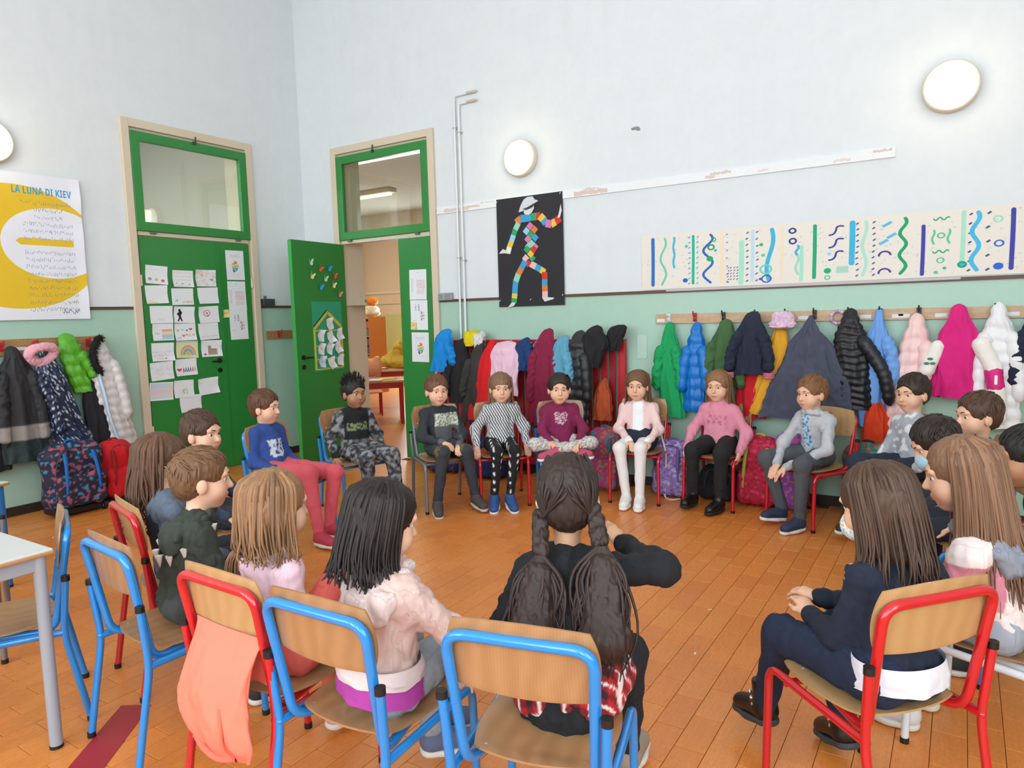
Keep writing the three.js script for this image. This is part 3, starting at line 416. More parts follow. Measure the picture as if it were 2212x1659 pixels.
{ // paper house on the open leaf
  const v = V(-.318, 1.32, .0215).applyMatrix4(leafM), g = thing('paper_house', 'green card with a yellow outlined house stuck on the open door', 'poster', [v.x, v.y, v.z], leafOpen.rotation.y + PI);
  mesh('card', bx(.45, .73, .002), M('#2f9d76', .8), g); const y = M('#d9c231', .8), bar = (a, b, w) => { const d = V(b[0] - a[0], b[1] - a[1], 0), q = bx(d.length() + w * .6, w, .002); q.rotateZ(Math.atan2(d.y, d.x)); q.translate((a[0] + b[0]) / 2, (a[1] + b[1]) / 2, .002); mesh('yellow_strip', q, y, g); };
  bar([-.205, .08], [0, .25], .026); bar([0, .25], [.21, .09], .026); bar([-.205, .08], [-.205, -.34], .024); bar([.21, .09], [.21, -.34], .024); bar([-.205, -.345], [.21, -.345], .012); for (const k of [.06, -.1, -.24]) bar([-.19, k], [.2, k], .01);
  const roof = bx(.27, .008, .003); roof.rotateZ(.69); roof.translate(-.115, .19, .003); mesh('black_strip', roof, mBlack, g);
  for (let i = 0; i < 9; i++) { const d = bx(.018, .014, .004); d.rotateZ(-.65); d.translate(.03 + i * .02, .245 - i * .0155, .002); mesh('yellow_dash', d, y, g); }
}
[[-.294, 1.447, 'note', .25, 'topmost grey'], [-.436, 1.329, 'whitenote', -.12, 'white'], [-.29, 1.308, 'note', .35, 'grey'], [-.151, 1.333, 'note', .3, 'grey'], [-.44, 1.192, 'sunnote', -.25, 'white sun marked'], [-.315, 1.19, 'note', -.4, 'grey'], [-.183, 1.193, 'note', .35, 'grey'], [-.437, 1.055, 'bluenote', -.12, 'pale blue'], [-.29, 1.03, 'note', .35, 'grey'], [-.156, 1.06, 'whitenote', -.2, 'white']].forEach(([u, y, k, t, n]) => sheet(n + ' paper note pinned inside the paper house on the open door', 'note', n + ' notes in the paper house', 'O', u, y, .095, .125, k, t, .05, .006));
// ------------------------------------------------------------------ moon poster
{
  const t = canvasTex(1100, 1160, (c, w, h) => {
    c.fillStyle = '#e2e4ec'; c.fillRect(0, 0, w, h); const X = z => (3.5 - z) / 1.05 * w, Y = y => (2.725 - y) / 1.165 * h;
    c.fillStyle = '#e0b90a'; c.beginPath(); c.ellipse(X(2.95), Y(2.14), .62 / 1.05 * w, .49 / 1.165 * h, 0, 0, 7); c.fill();
    c.fillStyle = '#e2e4ec'; c.beginPath(); c.ellipse(X(2.68), Y(2.18), .39 / 1.05 * w, .285 / 1.165 * h, 0, 0, 7); c.fill(); c.beginPath(); c.moveTo(X(2.55), Y(2.42)); c.lineTo(X(2.44), Y(2.3)); c.lineTo(X(2.44), Y(1.98)); c.lineTo(X(2.56), Y(1.9)); c.fill();
    c.fillStyle = '#e0b90a'; c.fillRect(X(2.93), Y(2.215), .4 / 1.05 * w, .055 / 1.165 * h); c.beginPath(); c.moveTo(X(2.93), Y(2.215)); c.lineTo(X(2.965), Y(2.19)); c.lineTo(X(2.93), Y(2.16)); c.fill();
    c.font = 'bold 74px sans-serif'; c.fillStyle = '#2a93c6'; c.save(); c.translate(X(2.965), Y(2.565)); c.scale(.80, 1.1); c.fillText('LA LUNA DI KIEV', 0, 0, 590); c.restore();
    for (let k = 0; k < 16; k++) { const y = 2.5 - k * .057, l = k === 1 || k === 2 ? 7 : 13; if (y < 2.2 && y > 2.15) continue; scrib(c, y > 2.44 || y < 1.92 ? '#8f8a78' : '#8d97bf', X(2.9 - (13 - l) * .015), X(2.52 + (13 - l) * .012), Y(y), l * 2, 17, 4); }
    c.strokeStyle = '#55608a'; c.lineWidth = 5; c.beginPath(); let x = X(2.66); c.moveTo(x, Y(1.62)); for (let i = 0; i < 14; i++) { x += 10; c.lineTo(x, Y(1.62) + rr(-26, 22)); } c.stroke();
  });
  const g = new THREE.PlaneGeometry(1.05, 1.165, 40, 40), p = g.attributes.position; for (let i = 0; i < p.count; i++) { const x = p.getX(i), y = p.getY(i); p.setZ(i, .006 + .004 * N3(x * 5, y * 5, 2) + (x > .45 ? (x - .45) * .16 * (1 + N3(y * 6, 1, 2)) : 0)); } g.computeVertexNormals();
  const o = single('moon_poster', 'large white poster with a yellow crescent moon and hand lettering', 'poster', g, new THREE.MeshPhysicalMaterial({ map: t, roughness: .4, clearcoat: .4, clearcoatRoughness: .3, side: THREE.DoubleSide })); o.position.set(.016, 2.1425, 2.975); o.rotation.y = PI / 2;
}
// ------------------------------------------------------------------ collage figure on black sheet
{
  const g = thing('collage_poster', 'black sheet with a walking figure made of coloured paper squares', 'poster', [2.995, 2.068, .016]);
  const s = new THREE.PlaneGeometry(.705, 1.0, 10, 14), p = s.attributes.position; for (let i = 0; i < p.count; i++) p.setZ(i, .003 * Math.abs(N3(p.getX(i) * 4, p.getY(i) * 4, 6))); s.computeVertexNormals(); mesh('black_card', s, M('#26262a', .8), g);
  const sq = (x, y, w, h, a, c) => { const q = bx(w, h, .0012); q.rotateZ(a); q.translate(x, y, .005 + rr(0, .001)); mesh('paper_square', q, M(c, .8), g); };
  const chain = (pts, w, cols) => pts.slice(0, -1).forEach((a, i) => { const b = pts[i + 1], d = [b[0] - a[0], b[1] - a[1]], l = Math.hypot(...d); sq((a[0] + b[0]) / 2, (a[1] + b[1]) / 2, l + .006, w, Math.atan2(d[1], d[0]), cols[i % cols.length]); });
  const C = { o: '#d97a35', b: '#3a9bc9', g: '#2f9e62', r: '#c9362c', y: '#e0c044', p: '#d275a8', m: '#8fd0b4', k: '#e6b9bf', l: '#8fc9e0' };
  chain([[-.135, .27], [-.085, .30], [-.02, .30], [.02, .305], [.075, .305], [.12, .305], [.155, .27], [.18, .235], [.235, .222], [.275, .24], [.325, .268]], .068, [C.o, C.b, C.b, C.g, C.r, C.y, C.b, C.p, C.y, C.r]);
  chain([[-.112, .26], [-.145, .21], [-.168, .155], [-.19, .105], [-.215, .055], [-.235, .0]], .055, [C.m, C.g, C.l, C.y, '#e8e2dc']);
  [[.013, .227, C.p], [.058, .19, C.o], [-.028, .184, C.l], [.018, .147, C.g], [.064, .117, C.b], [-.014, .11, C.p], [.024, .067, C.m], [-.025, .018, C.g], [.046, .013, C.r], [.013, -.025, C.y], [-.043, -.061, C.k], [.028, -.066, C.g], [-.021, -.109, C.r], [-.01, .045, C.m], [.06, .035, C.p]].forEach(([x, y, c]) => sq(x, y, .054, .054, .8, c));
  chain([[-.05, -.09], [-.09, -.15], [-.127, -.205], [-.155, -.265], [-.165, -.32], [-.17, -.375], [-.177, -.42], [-.182, -.465]], .06, [C.b, C.o, C.m, C.b, C.b, C.y, C.g]);
  chain([[.01, -.115], [.065, -.145], [.11, -.17], [.155, -.2], [.155, -.26], [.153, -.315], [.155, -.37], [.153, -.43]], .058, [C.k, C.b, C.y, C.r, C.b, C.o, C.k]);
  const poly = (n, pts, c, z = .006) => { const q = new THREE.ExtrudeGeometry(new THREE.Shape(pts.map(a => new THREE.Vector2(...a))), { depth: .0012, bevelEnabled: false }); q.translate(0, 0, z); mesh(n, q, M(c, .8), g); };
  poly('paper_face', [[-.05, .35], [-.035, .335], [.0, .328], [.035, .345], [.06, .38], [.062, .42], [-.04, .42]], '#d9d2d2'); poly('paper_hat', [[-.105, .36], [-.08, .42], [-.045, .47], [-.005, .488], [.05, .487], [.068, .46], [.108, .442], [.07, .425], [-.02, .39], [-.06, .365]], '#c9cdd8', .008);
  poly('paper_eyemask', [[-.06, .385], [-.01, .395], [.065, .425], [.07, .405], [.03, .385], [-.02, .372]], '#3c3c42', .01);
  poly('paper_hand', [[.3, .27], [.325, .275], [.345, .33], [.335, .39], [.322, .34], [.31, .3]], '#d8d2d2'); poly('paper_hand', [[-.24, .02], [-.225, -.01], [-.27, .0], [-.335, .0], [-.29, .04]], '#d8d5d5'); poly('paper_foot', [[-.205, -.46], [-.165, -.465], [-.18, -.49], [-.26, -.515], [-.245, -.5]], '#d8d5d5'); poly('paper_foot', [[.125, -.43], [.18, -.425], [.25, -.432], [.24, -.445], [.15, -.465]], '#d8d5d5');
  for (const [x, y] of [[.33, .485], [-.345, .475], [-.34, -.44], [.335, -.41], [0, -.44]]) mesh('staple', bx(.018, .006, .003, 0, 0, 0).rotateZ(.9).translate(x, y, .006), M('#d2d2cf', .4), g);
}
// ------------------------------------------------------------------ painted banner
{
  const t = canvasTex(2048, 340, (c, w, h) => {
    c.fillStyle = '#e3ddd3'; c.fillRect(0, 0, w, h); const X = x => (x - 4.08) / 3.4 * w, cols = ['#3f9f8a', '#7fb7d8', '#4bb7d4', '#4a57a8', '#9fd0bf']; c.lineCap = 'round';
    const wig = (x, col, lw, amp, n, y0 = .08, y1 = .92) => { c.strokeStyle = col; c.lineWidth = lw * 1.35; c.beginPath(); for (let i = 0; i <= 60; i++) { const k = i / 60; c.lineTo(X(x) + amp * Math.sin(k * n * PI + .6), h * (y0 + (y1 - y0) * k)); } c.stroke(); };
    const dots = (x, col, n, r = 4, y0 = .1, y1 = .92) => { for (let i = 0; i < n; i++) { c.save(); c.translate(X(x) + rr(-2, 2), h * (y0 + (y1 - y0) * i / (n - 1))); c.rotate(-.7); c.fillStyle = col; c.fillRect(-r * 1.3, -r * .7, r * 2.6, r * 1.4); c.restore(); } };
    const ring = (x, y, r, col, lw) => { c.strokeStyle = col; c.lineWidth = lw; c.beginPath(); c.arc(X(x), h * y, r, 0, 7); c.stroke(); }, spot = (x, y, r, col) => dot(c, col, X(x), h * y, r);
    for (let i = 0; i < 420; i++) { c.save(); c.translate(rr(0, w), rr(.06, .95) * h); c.rotate(-.7); c.fillStyle = cols[i % 5]; c.globalAlpha = .35; c.fillRect(-4, -2, 8, 3.4); c.restore(); } c.globalAlpha = 1;
    const px = p => ({ 0: 4.08 }[p] ?? 4.08 + (p - 1387) * .00316);   // wall metres per step along the banner
    wig(4.18, '#2f6cc0', 13, 1, 1); wig(4.27, '#6cc6ac', 8, 14, 3); wig(4.36, '#45afd6', 8, 3, 4, .08, .62); spot(4.455, .86, 13, '#2f62bf'); spot(4.465, .25, 8, '#3bb0da'); dots(4.49, '#5fa9d4', 10, 5); wig(4.52, '#27b08c', 10, 1, 1); dots(4.555, '#6aaedb', 10, 5);
    wig(4.64, '#3463b4', 9, 22, 4); ring(4.665, .3, 14, '#189a5c', 8); spot(4.655, .5, 16, '#23a566'); ring(4.685, .17, 10, '#189a5c', 5); spot(4.7, .36, 8, '#3bb3c9'); wig(4.75, '#ecd9b8', 12, 1, 1); dots(4.79, '#5b7db8', 7, 4); for (let i = 0; i < 26; i++) { c.fillStyle = '#4a4272'; c.save(); c.translate(X(4.80) + (i % 5) * 14 + rr(-2, 2), h * (.68 + Math.floor(i / 5) * .05)); c.rotate(-.9); c.fillRect(-5, -2, 10, 4); c.restore(); } wig(4.9, '#a5dbc6', 18, 2, 1, .25, .95); dots(4.945, '#55609c', 9, 5); wig(4.985, '#b8d7e6', 12, 1, 1); dots(5.02, '#5a62a8', 8, 5);
    wig(5.115, '#46afd2', 14, 14, 1.7); ring(5.085, .74, 24, '#66d0bb', 9); ring(5.09, .9, 20, '#3b56b0', 7); spot(5.05, .32, 9, '#2fae74'); spot(5.065, .5, 9, '#5cc98f'); spot(5.045, .9, 7, '#3a57b4'); wig(5.2, '#ead9bd', 10, 2, 1); ring(5.275, .13, 13, '#35378a', 8); ring(5.278, .3, 14, '#35378a', 8); wig(5.31, '#45a8d4', 8, 6, 2, .38, .55); wig(5.31, '#9fd2bd', 8, 6, 2, .55, .85); wig(5.34, '#a5dbc6', 12, 1, 1, .4, .95);
    wig(5.43, '#1fa574', 12, 1, 1); spot(5.52, .82, 15, '#23ab6d'); ring(5.52, .93, 10, '#5fc495', 6); for (const y of [.15, .35, .55]) { c.strokeStyle = '#35378a'; c.lineWidth = 8; c.beginPath(); c.moveTo(X(5.53), h * (y + .1)); c.quadraticCurveTo(X(5.57), h * (y + .1), X(5.575), h * y); c.quadraticCurveTo(X(5.58), h * (y - .05), X(5.62), h * (y - .03)); c.stroke(); } c.fillStyle = '#a9cfc0'; c.fillRect(X(5.58), h * .76, 48, 36); spot(5.53, .55, 9, '#9fcbe2');
    wig(5.68, '#3fb0d8', 17, 1, 1, .08, .72); dots(5.715, '#5560a0', 10, 5); wig(5.76, '#a9dcc9', 10, 8, 3); dots(5.82, '#4d58a4', 10, 5); for (const [x, y] of [[5.9, .15], [5.93, .33], [5.88, .42]]) { c.fillStyle = '#62b8da'; c.save(); c.translate(X(x), h * y); c.rotate(-.6); c.fillRect(-20, -7, 40, 14); c.restore(); } for (const y of [.55, .82]) { c.strokeStyle = '#3f3a8a'; c.lineWidth = 8; c.beginPath(); c.arc(X(5.89), h * (y + .08), 22, PI, -.2); c.stroke(); }
    wig(6.0, '#1f9d68', 10, 12, 5); wig(6.12, '#4045a0', 11, 1, 1, .22, .95); for (const y of [.13, .62]) { c.strokeStyle = '#35a377'; c.lineWidth = 6; c.beginPath(); for (let i = 0; i <= 20; i++) c.lineTo(X(6.18 + i * .0045), h * (y + .02 * Math.sin(i * .6))); c.stroke(); } ring(6.225, .38, 12, '#4db98c', 6); ring(6.225, .75, 12, '#4db98c', 5); spot(6.2, .93, 8, '#5ec49a'); spot(6.25, .87, 7, '#46b184'); wig(6.18, '#5cbf97', 6, 4, 2, .3, .5); wig(6.27, '#5cbf97', 6, 4, 2, .3, .5);
    wig(6.35, '#a5dbc4', 12, 1, 1, .06, .8); dots(6.39, '#3c4178', 7, 5); wig(6.42, '#47b3e0', 12, 12, 4); spot(6.35, .83, 17, '#1fa17c'); spot(6.35, .83, 8, '#3db6d0'); dots(6.49, '#44507f', 5, 6); ring(6.55, .55, 14, '#3d6fc8', 7); spot(6.55, .88, 17, '#3566c6'); ring(6.54, .2, 14, '#9fd9c0', 7); wig(6.62, '#3f45a0', 12, 1, 1); wig(6.8, '#27b08c', 10, 12, 4); wig(6.95, '#46afd2', 12, 1, 1); wig(7.1, '#4a57a8', 10, 16, 3); wig(7.3, '#6cc6ac', 12, 2, 1);
  });
  const g = new THREE.PlaneGeometry(3.4, .447, 80, 8), p = g.attributes.position; for (let i = 0; i < p.count; i++) p.setZ(i, .004 + .003 * Math.abs(N3(p.getX(i) * 3, p.getY(i) * 4, 9))); g.computeVertexNormals(); g.translate(4.08 + 1.7, 1.893, .004);
  single('painted_banner', 'long cream paper banner painted with blue and green lines and dots', 'banner', g, new THREE.MeshPhysicalMaterial({ map: t, roughness: .85, side: THREE.DoubleSide }));
  const s = new THREE.BoxGeometry(2.05, .02, .005).translate(5.32, 1.658, .017); single('adhesive_strip', 'grey white adhesive strip along the bottom of the painted banner', 'tape', s, M('#b9b3b3', .5));
}
// ------------------------------------------------------------------ pipes, boxes, marks
{
  const P = M('#dfe2e2', .45), F = M('#b8b2a8', .5);
  const pipe = (pts, label, cl) => { const t = thing('wall_pipe', label, 'pipe'); mesh('tube', tube(pts, .0115, .03, 60, 10), P, t); mesh('bare_end', merge([tube([pts[2], [pts[2][0] - .1, pts[2][1], pts[2][2]]], .0125, .01, 4, 10)]), M('#c3b6ab', .7), t); for (const [x, y] of cl) mesh('bracket', merge([bx(.05, .02, .012, x, y, .006, .003), new THREE.TorusGeometry(.0145, .004, 6, 14).rotateX(PI / 2).translate(x, y, .028)]), F, t); };
  pipe([[2.188, .95, .03], [2.2, 3.585, .03], [2.455, 3.585, .03]], 'white wall pipe with the taller bend, nearest the door frame', [[2.193, 3.29], [2.19, 2.06]]);
  pipe([[2.25, .95, .03], [2.25, 3.505, .03], [2.452, 3.505, .03]], 'white wall pipe with the lower bend, second from the door frame', [[2.25, 3.24], [2.25, 2.03]]);
  const b = thing('junction_box', 'grey plastic box with a slot above the dado line by the pipes', 'box', [2.012, 1.69, 0]); mesh('case', bx(.17, .075, .05, 0, 0, .025, .008), M('#a3a6aa', .5), b); mesh('cover', bx(.075, .06, .006, .04, 0, .052, .002), M('#8b8f95', .4), b); for (let i = 0; i < 4; i++) mesh('slot', bx(.05, .005, .004, -.045, -.02 + i * .013, .051), M('#6d7076', .6), b);
  const c = thing('switch_box', 'small dark box fixed on the dado line beside the closed door', 'box', [0, 1.70, .585], PI / 2); mesh('case', bx(.15, .07, .05, 0, 0, .025, .006), M('#3d4144', .5), c); mesh('knob', bx(.02, .035, .03, -.03, .05, .02, .004), M('#5c6063', .5), c);
  const m = single('wall_plug', 'dark mark of a broken wall plug on the white wall', 'mark', blob([ell([4.03, 3.0, .0], [.04, .016, .008]), ell([4.06, 2.985, .0], [.02, .012, .007])], { h: .004, k: .01, disp: folds(.003, 90, 3, 1) }), M('#8d8d8c', .9));
  const cord = thing('junction_plate', 'blank cover plate painted mint green beside the red coat stand', 'plate', [4.075, 1.19, 0]); mesh('cover', bx(.09, .2, .006, 0, 0, .003, .002), M('#b3d0c0', .5), cord);
}

// ------------------------------------------------------------------ school chairs
const beech = woodTex(lin('#000000').map(() => 0).map((_, i) => [.70, .535, .37][i]), [.62, .45, .295]); beech.repeat.set(2.2, 2.2);
const beechB = woodTex([.76, .62, .44], [.70, .545, .36]); beechB.repeat.set(2.2, 2.2);
const mBeech = new THREE.MeshPhysicalMaterial({ map: beech, roughness: .33, clearcoat: .35, clearcoatRoughness: .25, side: THREE.DoubleSide });
const mBeechPale = new THREE.MeshPhysicalMaterial({ map: beechB, roughness: .36, clearcoat: .35, clearcoatRoughness: .25, side: THREE.DoubleSide });
const mPlyEdge = M('#c9a878', .6);
function ply(fn, a, b, th, sq, n = 20) {   // plywood sheet: outline between square and disc, fn(x,y)->[x,y,z] centre surface, thickness along local normal
  const pos = [], idx = [], uv = [], map = (u, v) => [a * u * Math.sqrt(1 - sq * v * v * .5), b * v * Math.sqrt(1 - sq * u * u * .5)];
  for (const s of [1, -1]) for (let j = 0; j <= n; j++) for (let i = 0; i <= n; i++) {
    const u = i / n * 2 - 1, v = j / n * 2 - 1, [x, y] = map(u, v), p = fn(x, y), e = 1e-3, px = fn(x + e, y), py = fn(x, y + e);
    const nx = V(px[0] - p[0], px[1] - p[1], px[2] - p[2]).cross(V(py[0] - p[0], py[1] - p[1], py[2] - p[2])).normalize();
    const round = Math.max(0, Math.max(Math.abs(u), Math.abs(v)) - .97) / .03; pos.push(p[0] + nx.x * s * th / 2 * (1 - .35 * round), p[1] + nx.y * s * th / 2 * (1 - .35 * round), p[2] + nx.z * s * th / 2 * (1 - .35 * round)); uv.push(x, y);
  }
  const m = (n + 1) * (n + 1), q = (j, i) => j * (n + 1) + i;
  for (let j = 0; j < n; j++) for (let i = 0; i < n; i++) { idx.push(q(j, i), q(j, i + 1), q(j + 1, i + 1), q(j, i), q(j + 1, i + 1), q(j + 1, i)); idx.push(m + q(j, i), m + q(j + 1, i + 1), m + q(j, i + 1), m + q(j, i), m + q(j + 1, i), m + q(j + 1, i + 1)); }
  const rim = []; for (let i = 0; i < n; i++) rim.push(q(0, i)); for (let j = 0; j < n; j++) rim.push(q(j, n)); for (let i = n; i > 0; i--) rim.push(q(n, i)); for (let j = n; j > 0; j--) rim.push(q(j, 0));
  const k0 = pos.length / 3; rim.forEach(r => { for (const o of [r, r + m]) { pos.push(pos[o * 3], pos[o * 3 + 1], pos[o * 3 + 2]); uv.push(.01, .01); } });
  rim.forEach((_, i) => { const a1 = k0 + i * 2, b1 = k0 + ((i + 1) % rim.length) * 2; idx.push(a1, a1 + 1, b1, b1, a1 + 1, b1 + 1); });
  const g = new THREE.BufferGeometry(); g.setAttribute('position', new THREE.Float32BufferAttribute(pos, 3)); g.setAttribute('uv', new THREE.Float32BufferAttribute(uv, 2)); g.setIndex(idx); g.computeVertexNormals(); return g;
}
const SEAT = .40;
const seatG = ply((x, z) => { const dish = -.012 * (1 - (x / .19) ** 2) * Math.cos(Math.max(-1, Math.min(1, (z + .03) / .2)) * PI / 2); const roll = z > .14 ? -.9 * (z - .14) ** 2 * 4 : 0; return [x, SEAT + dish + roll + (z < -.12 ? (-.12 - z) * .12 : 0), z + .015]; }, .188, .192, .009, .62);
const backG = ply((x, y) => [x, .688 + y, -.214 - .125 * y + .45 * (x * x) - .006], .193, .098, .009, .42);
const tr = .0142;
const uBack = tube([[-.12, .372, .03], [-.168, .368, -.17], [-.185, .742, -.236], [.185, .742, -.236], [.168, .368, -.17], [.12, .372, .03]], tr, .055, 90, 12);
const rearLeg = s => tube([[s * .207, .565, -.215], [s * .198, .36, -.196], [s * .196, .01, -.258]], .0128, .05, 24, 10);
const sideRail = s => tube([[s * .197, .365, -.2], [s * .192, .374, .1], [s * .188, .378, .205], [s * .19, .01, .215]], .0128, .05, 36, 10);
const footG = (x, z) => new THREE.CylinderGeometry(.0145, .0145, .02, 12).translate(x, .01, z);
const chairG = { uBack, rl: rearLeg(1), rr: rearLeg(-1), sl: sideRail(1), sr: sideRail(-1), cross: tube([[-.19, .362, .12], [.19, .362, .12]], .011, .01, 4, 8), cap: [1, -1].map(s => new THREE.CylinderGeometry(.0148, .0148, .02, 12).translate(s * .2073, .572, -.2157)), feet: [[.196, -.258], [-.196, -.258], [.19, .215], [-.19, .215]].map(p => footG(...p)), screw: [[-.13, -.13], [.13, -.13], [-.13, .12], [.13, .12]].map(([x, z]) => new THREE.CylinderGeometry(.005, .005, .004, 10).translate(x, SEAT + .002, z)), rivet: [[-.15, .64], [.15, .64]].map(([x, y]) => new THREE.SphereGeometry(.006, 8, 6).scale(1, 1, .5).translate(x, y, -.2 - .125 * (y - .672) + .45 * x * x - .004)) };
const FRAME = { blue: M('#1583cf', .22, { clearcoat: .6, clearcoatRoughness: .15 }), red: M('#c21420', .22, { clearcoat: .6, clearcoatRoughness: .15 }), grey: M('#7d7f86', .35, { metalness: .3 }), white: M('#d7dce0', .3), darkred: M('#a5222a', .3) };
function chair(x, z, fx, fz, color, label, pale) {
  const c = thing('school_chair', label, 'chair', [x, 0, z], Math.atan2(fx, fz)), m = FRAME[color], w = pale ? mBeechPale : mBeech;
  const s = mesh('seat', seatG, w, c); for (const g of chairG.screw) mesh('screw', g, M('#c9c9c4', .3, { metalness: .8 }), s);
  const b = mesh('backrest', backG, w, c); for (const g of chairG.rivet) mesh('rivet', g, M('#c9c9c4', .3, { metalness: .8 }), b);
  mesh('back_frame', chairG.uBack, m, c); mesh('leg', chairG.rl, m, c); mesh('leg', chairG.rr, m, c); mesh('front_leg', chairG.sl, m, c); mesh('front_leg', chairG.sr, m, c); mesh('crossbar', chairG.cross, m, c);
  for (const g of chairG.cap) mesh('end_cap', g, mBlack, c); for (const g of chairG.feet) mesh('foot', g, mBlack, c);
  return c;
}
// seats round the circle: [x, z, facing x, facing z]
const SPOT = { k1: [3.53, 3.9, .26, -.965], k2: [2.95, 3.35, .9, -.4], k3: [3.94, 4.2, .12, -.99], k4: [2.47, 2.44, .97, -.06], k5: [2.36, 1.71, .93, .37], k6: [2.92, 1.31, .79, .61], k7: [3.26, .99, .65, .76], k8: [3.71, .77, .55, .83], k9: [4.21, .42, .19, .98], k10: [4.81, .31, -.07, 1], k11: [5.5, .48, -.46, .89], k12: [6.1, .64, -.65, .76], k13: [6.45, 1.78, -.95, .3], k14: [6.44, 1.30, -.85, .5], k15: [6.5, 2.9, -.95, -.3], k16: [6.68, 2.30, -1, 0], k17: [6.16, 3.43, -.76, -.65], k18: [4.55, 4.21, .03, -1], k19: [4.95, 4.21, -.02, -1], k20: [5.46, 4.1, -.22, -.975] };
const CH = { k1: ['red', 'red framed school chair behind the child in the denim jacket', 1], k2: ['blue', 'blue framed school chair next to the closed green door'], k3: ['blue', 'blue framed school chair standing on the red floor tape'], k4: ['blue', 'blue framed school chair under the child in coral trousers'], k5: ['blue', 'blue framed school chair under the child in grey camouflage'], k6: ['grey', 'grey framed school chair by the open doorway'], k7: ['red', 'red framed school chair under the child in the striped top'], k8: ['blue', 'blue framed school chair under the cross-legged child in burgundy'], k9: ['red', 'red framed school chair under the child in white tights'], k10: ['red', 'red framed school chair under the child in the pink sweater'], k11: ['red', 'red framed school chair under the child in the light grey hoodie', 1], k12: ['red', 'red framed school chair under the child in the grey and white tracksuit'], k13: ['blue', 'blue framed school chair under the child bending forward'], k14: ['red', 'red framed school chair under the child in the teal top'], k15: ['white', 'white framed school chair under the child in the fleece'], k16: ['blue', 'blue framed school chair under the child in the black jacket'], k17: ['red', 'red framed school chair under the child in navy with buckled boots', 1], k18: ['red', 'red framed school chair with a coral hoodie hung over its back', 1], k19: ['blue', 'blue framed school chair under the child in the beige hoodie'], k20: ['blue', 'blue framed school chair under the child in the black sweatshirt'] };
for (const k in SPOT) chair(...SPOT[k], ...CH[k]);
chair(3.31, 4.53, -.4, .915, 'blue', 'blue framed school chair pushed under the white topped desk');

// ------------------------------------------------------------------ children: a skin body, clothes, shoes and hair over it
const mSkin = new THREE.MeshPhysicalMaterial({ color: '#ffffff', vertexColors: true, roughness: .55, side: THREE.DoubleSide });
const mHair = new THREE.MeshPhysicalMaterial({ color: '#ffffff', vertexColors: true, roughness: .6, side: THREE.DoubleSide });
const mClothV = painted(.9);
function basis(yaw, pitch, roll) { const e = new THREE.Euler(pitch, yaw, roll, 'YXZ'); return new THREE.Matrix4().makeRotationFromEuler(e); }
function joinColoured(list) { return mergeGeometries(list); }
const shoeCache = {};
function shoeGeo(kind) {
  if (shoeCache[kind]) return shoeCache[kind];
  const boot = kind === 'boot', X = [1, 0, 0];
  const up = blob([cone([0, .042, -.028], [0, .034, .105], .036, .026, X, 1.15), cone([0, .05, -.03], [0, .095, -.032], .036, .034), cone([0, .06, .0], [0, .035, .09], .03, .026, X, 1.15), ...(boot ? [cone([0, .09, -.03], [0, .135, -.03], .037, .039)] : [])], { h: .006, k: .02, cut: [(x, y) => .012 - y, (x, y) => y - (boot ? .15 : .1)] });
  const sole = blob([cone([0, .014, -.03], [0, .014, .04], .037, .036, X, 1.08), cone([0, .014, .03], [0, .016, .108], .038, .03, X, 1.12)], { h: .005, k: .02, cut: [(x, y) => -y, (x, y) => y - .022] });
  const lace = merge([.03, .05, .07].map((z, i) => tubeCR([[-.022, .055 - i * .004, z - .004], [0, .068 - i * .007, z], [.022, .055 - i * .004, z - .004]], .0035, 8, 5)));
  return shoeCache[kind] = { up, sole, lace };
}
function aimQuat(dir, upHint) { const z = V(...dir).normalize(), x = V(...upHint).cross(z).normalize(), y = z.clone().cross(x); return new THREE.Quaternion().setFromRotationMatrix(new THREE.Matrix4().makeBasis(x, y, z)); }
function handPrims(w, dir, nrm, side, curl) {   // wrist, finger direction, palm normal, +1 thumb towards cross(dir,nrm)
  const d = norm3(dir), a = V(...d).cross(V(...nrm)).normalize(), n = a.clone().cross(V(...d)).normalize(), A = [a.x, a.y, a.z], Nn = [n.x, n.y, n.z];
  const at = (u, v, t) => add3(add3(add3(w, A, u * side), Nn, v), d, t), P = [cone(w, at(0, 0, .05), .015, .016, A, 1.65), cone(add3(w, d, -.03), w, .017, .016)];
  [[.021, .028, .024], [.0075, .032, .028], [-.0065, .03, .026], [-.019, .024, .02]].forEach(([u, l1, l2]) => { const k = at(u, 0, .056), c1 = Math.cos(curl), s1 = Math.sin(curl), m = add3(add3(k, d, l1 * c1), Nn, l1 * s1), e = add3(add3(m, d, l2 * Math.cos(curl * 2.1)), Nn, l2 * Math.sin(curl * 2.1)); P.push({ ...cone(k, m, .0072, .0066), k: .005 }, { ...cone(m, e, .0066, .0055), k: .003 }); });
  P.push({ ...cone(at(.014, .003, .012), at(.034, .012, .034), .0095, .008), k: .008 }, { ...cone(at(.034, .012, .034), at(.036, .02, .058), .0078, .0062), k: .003 });
  return P;
}
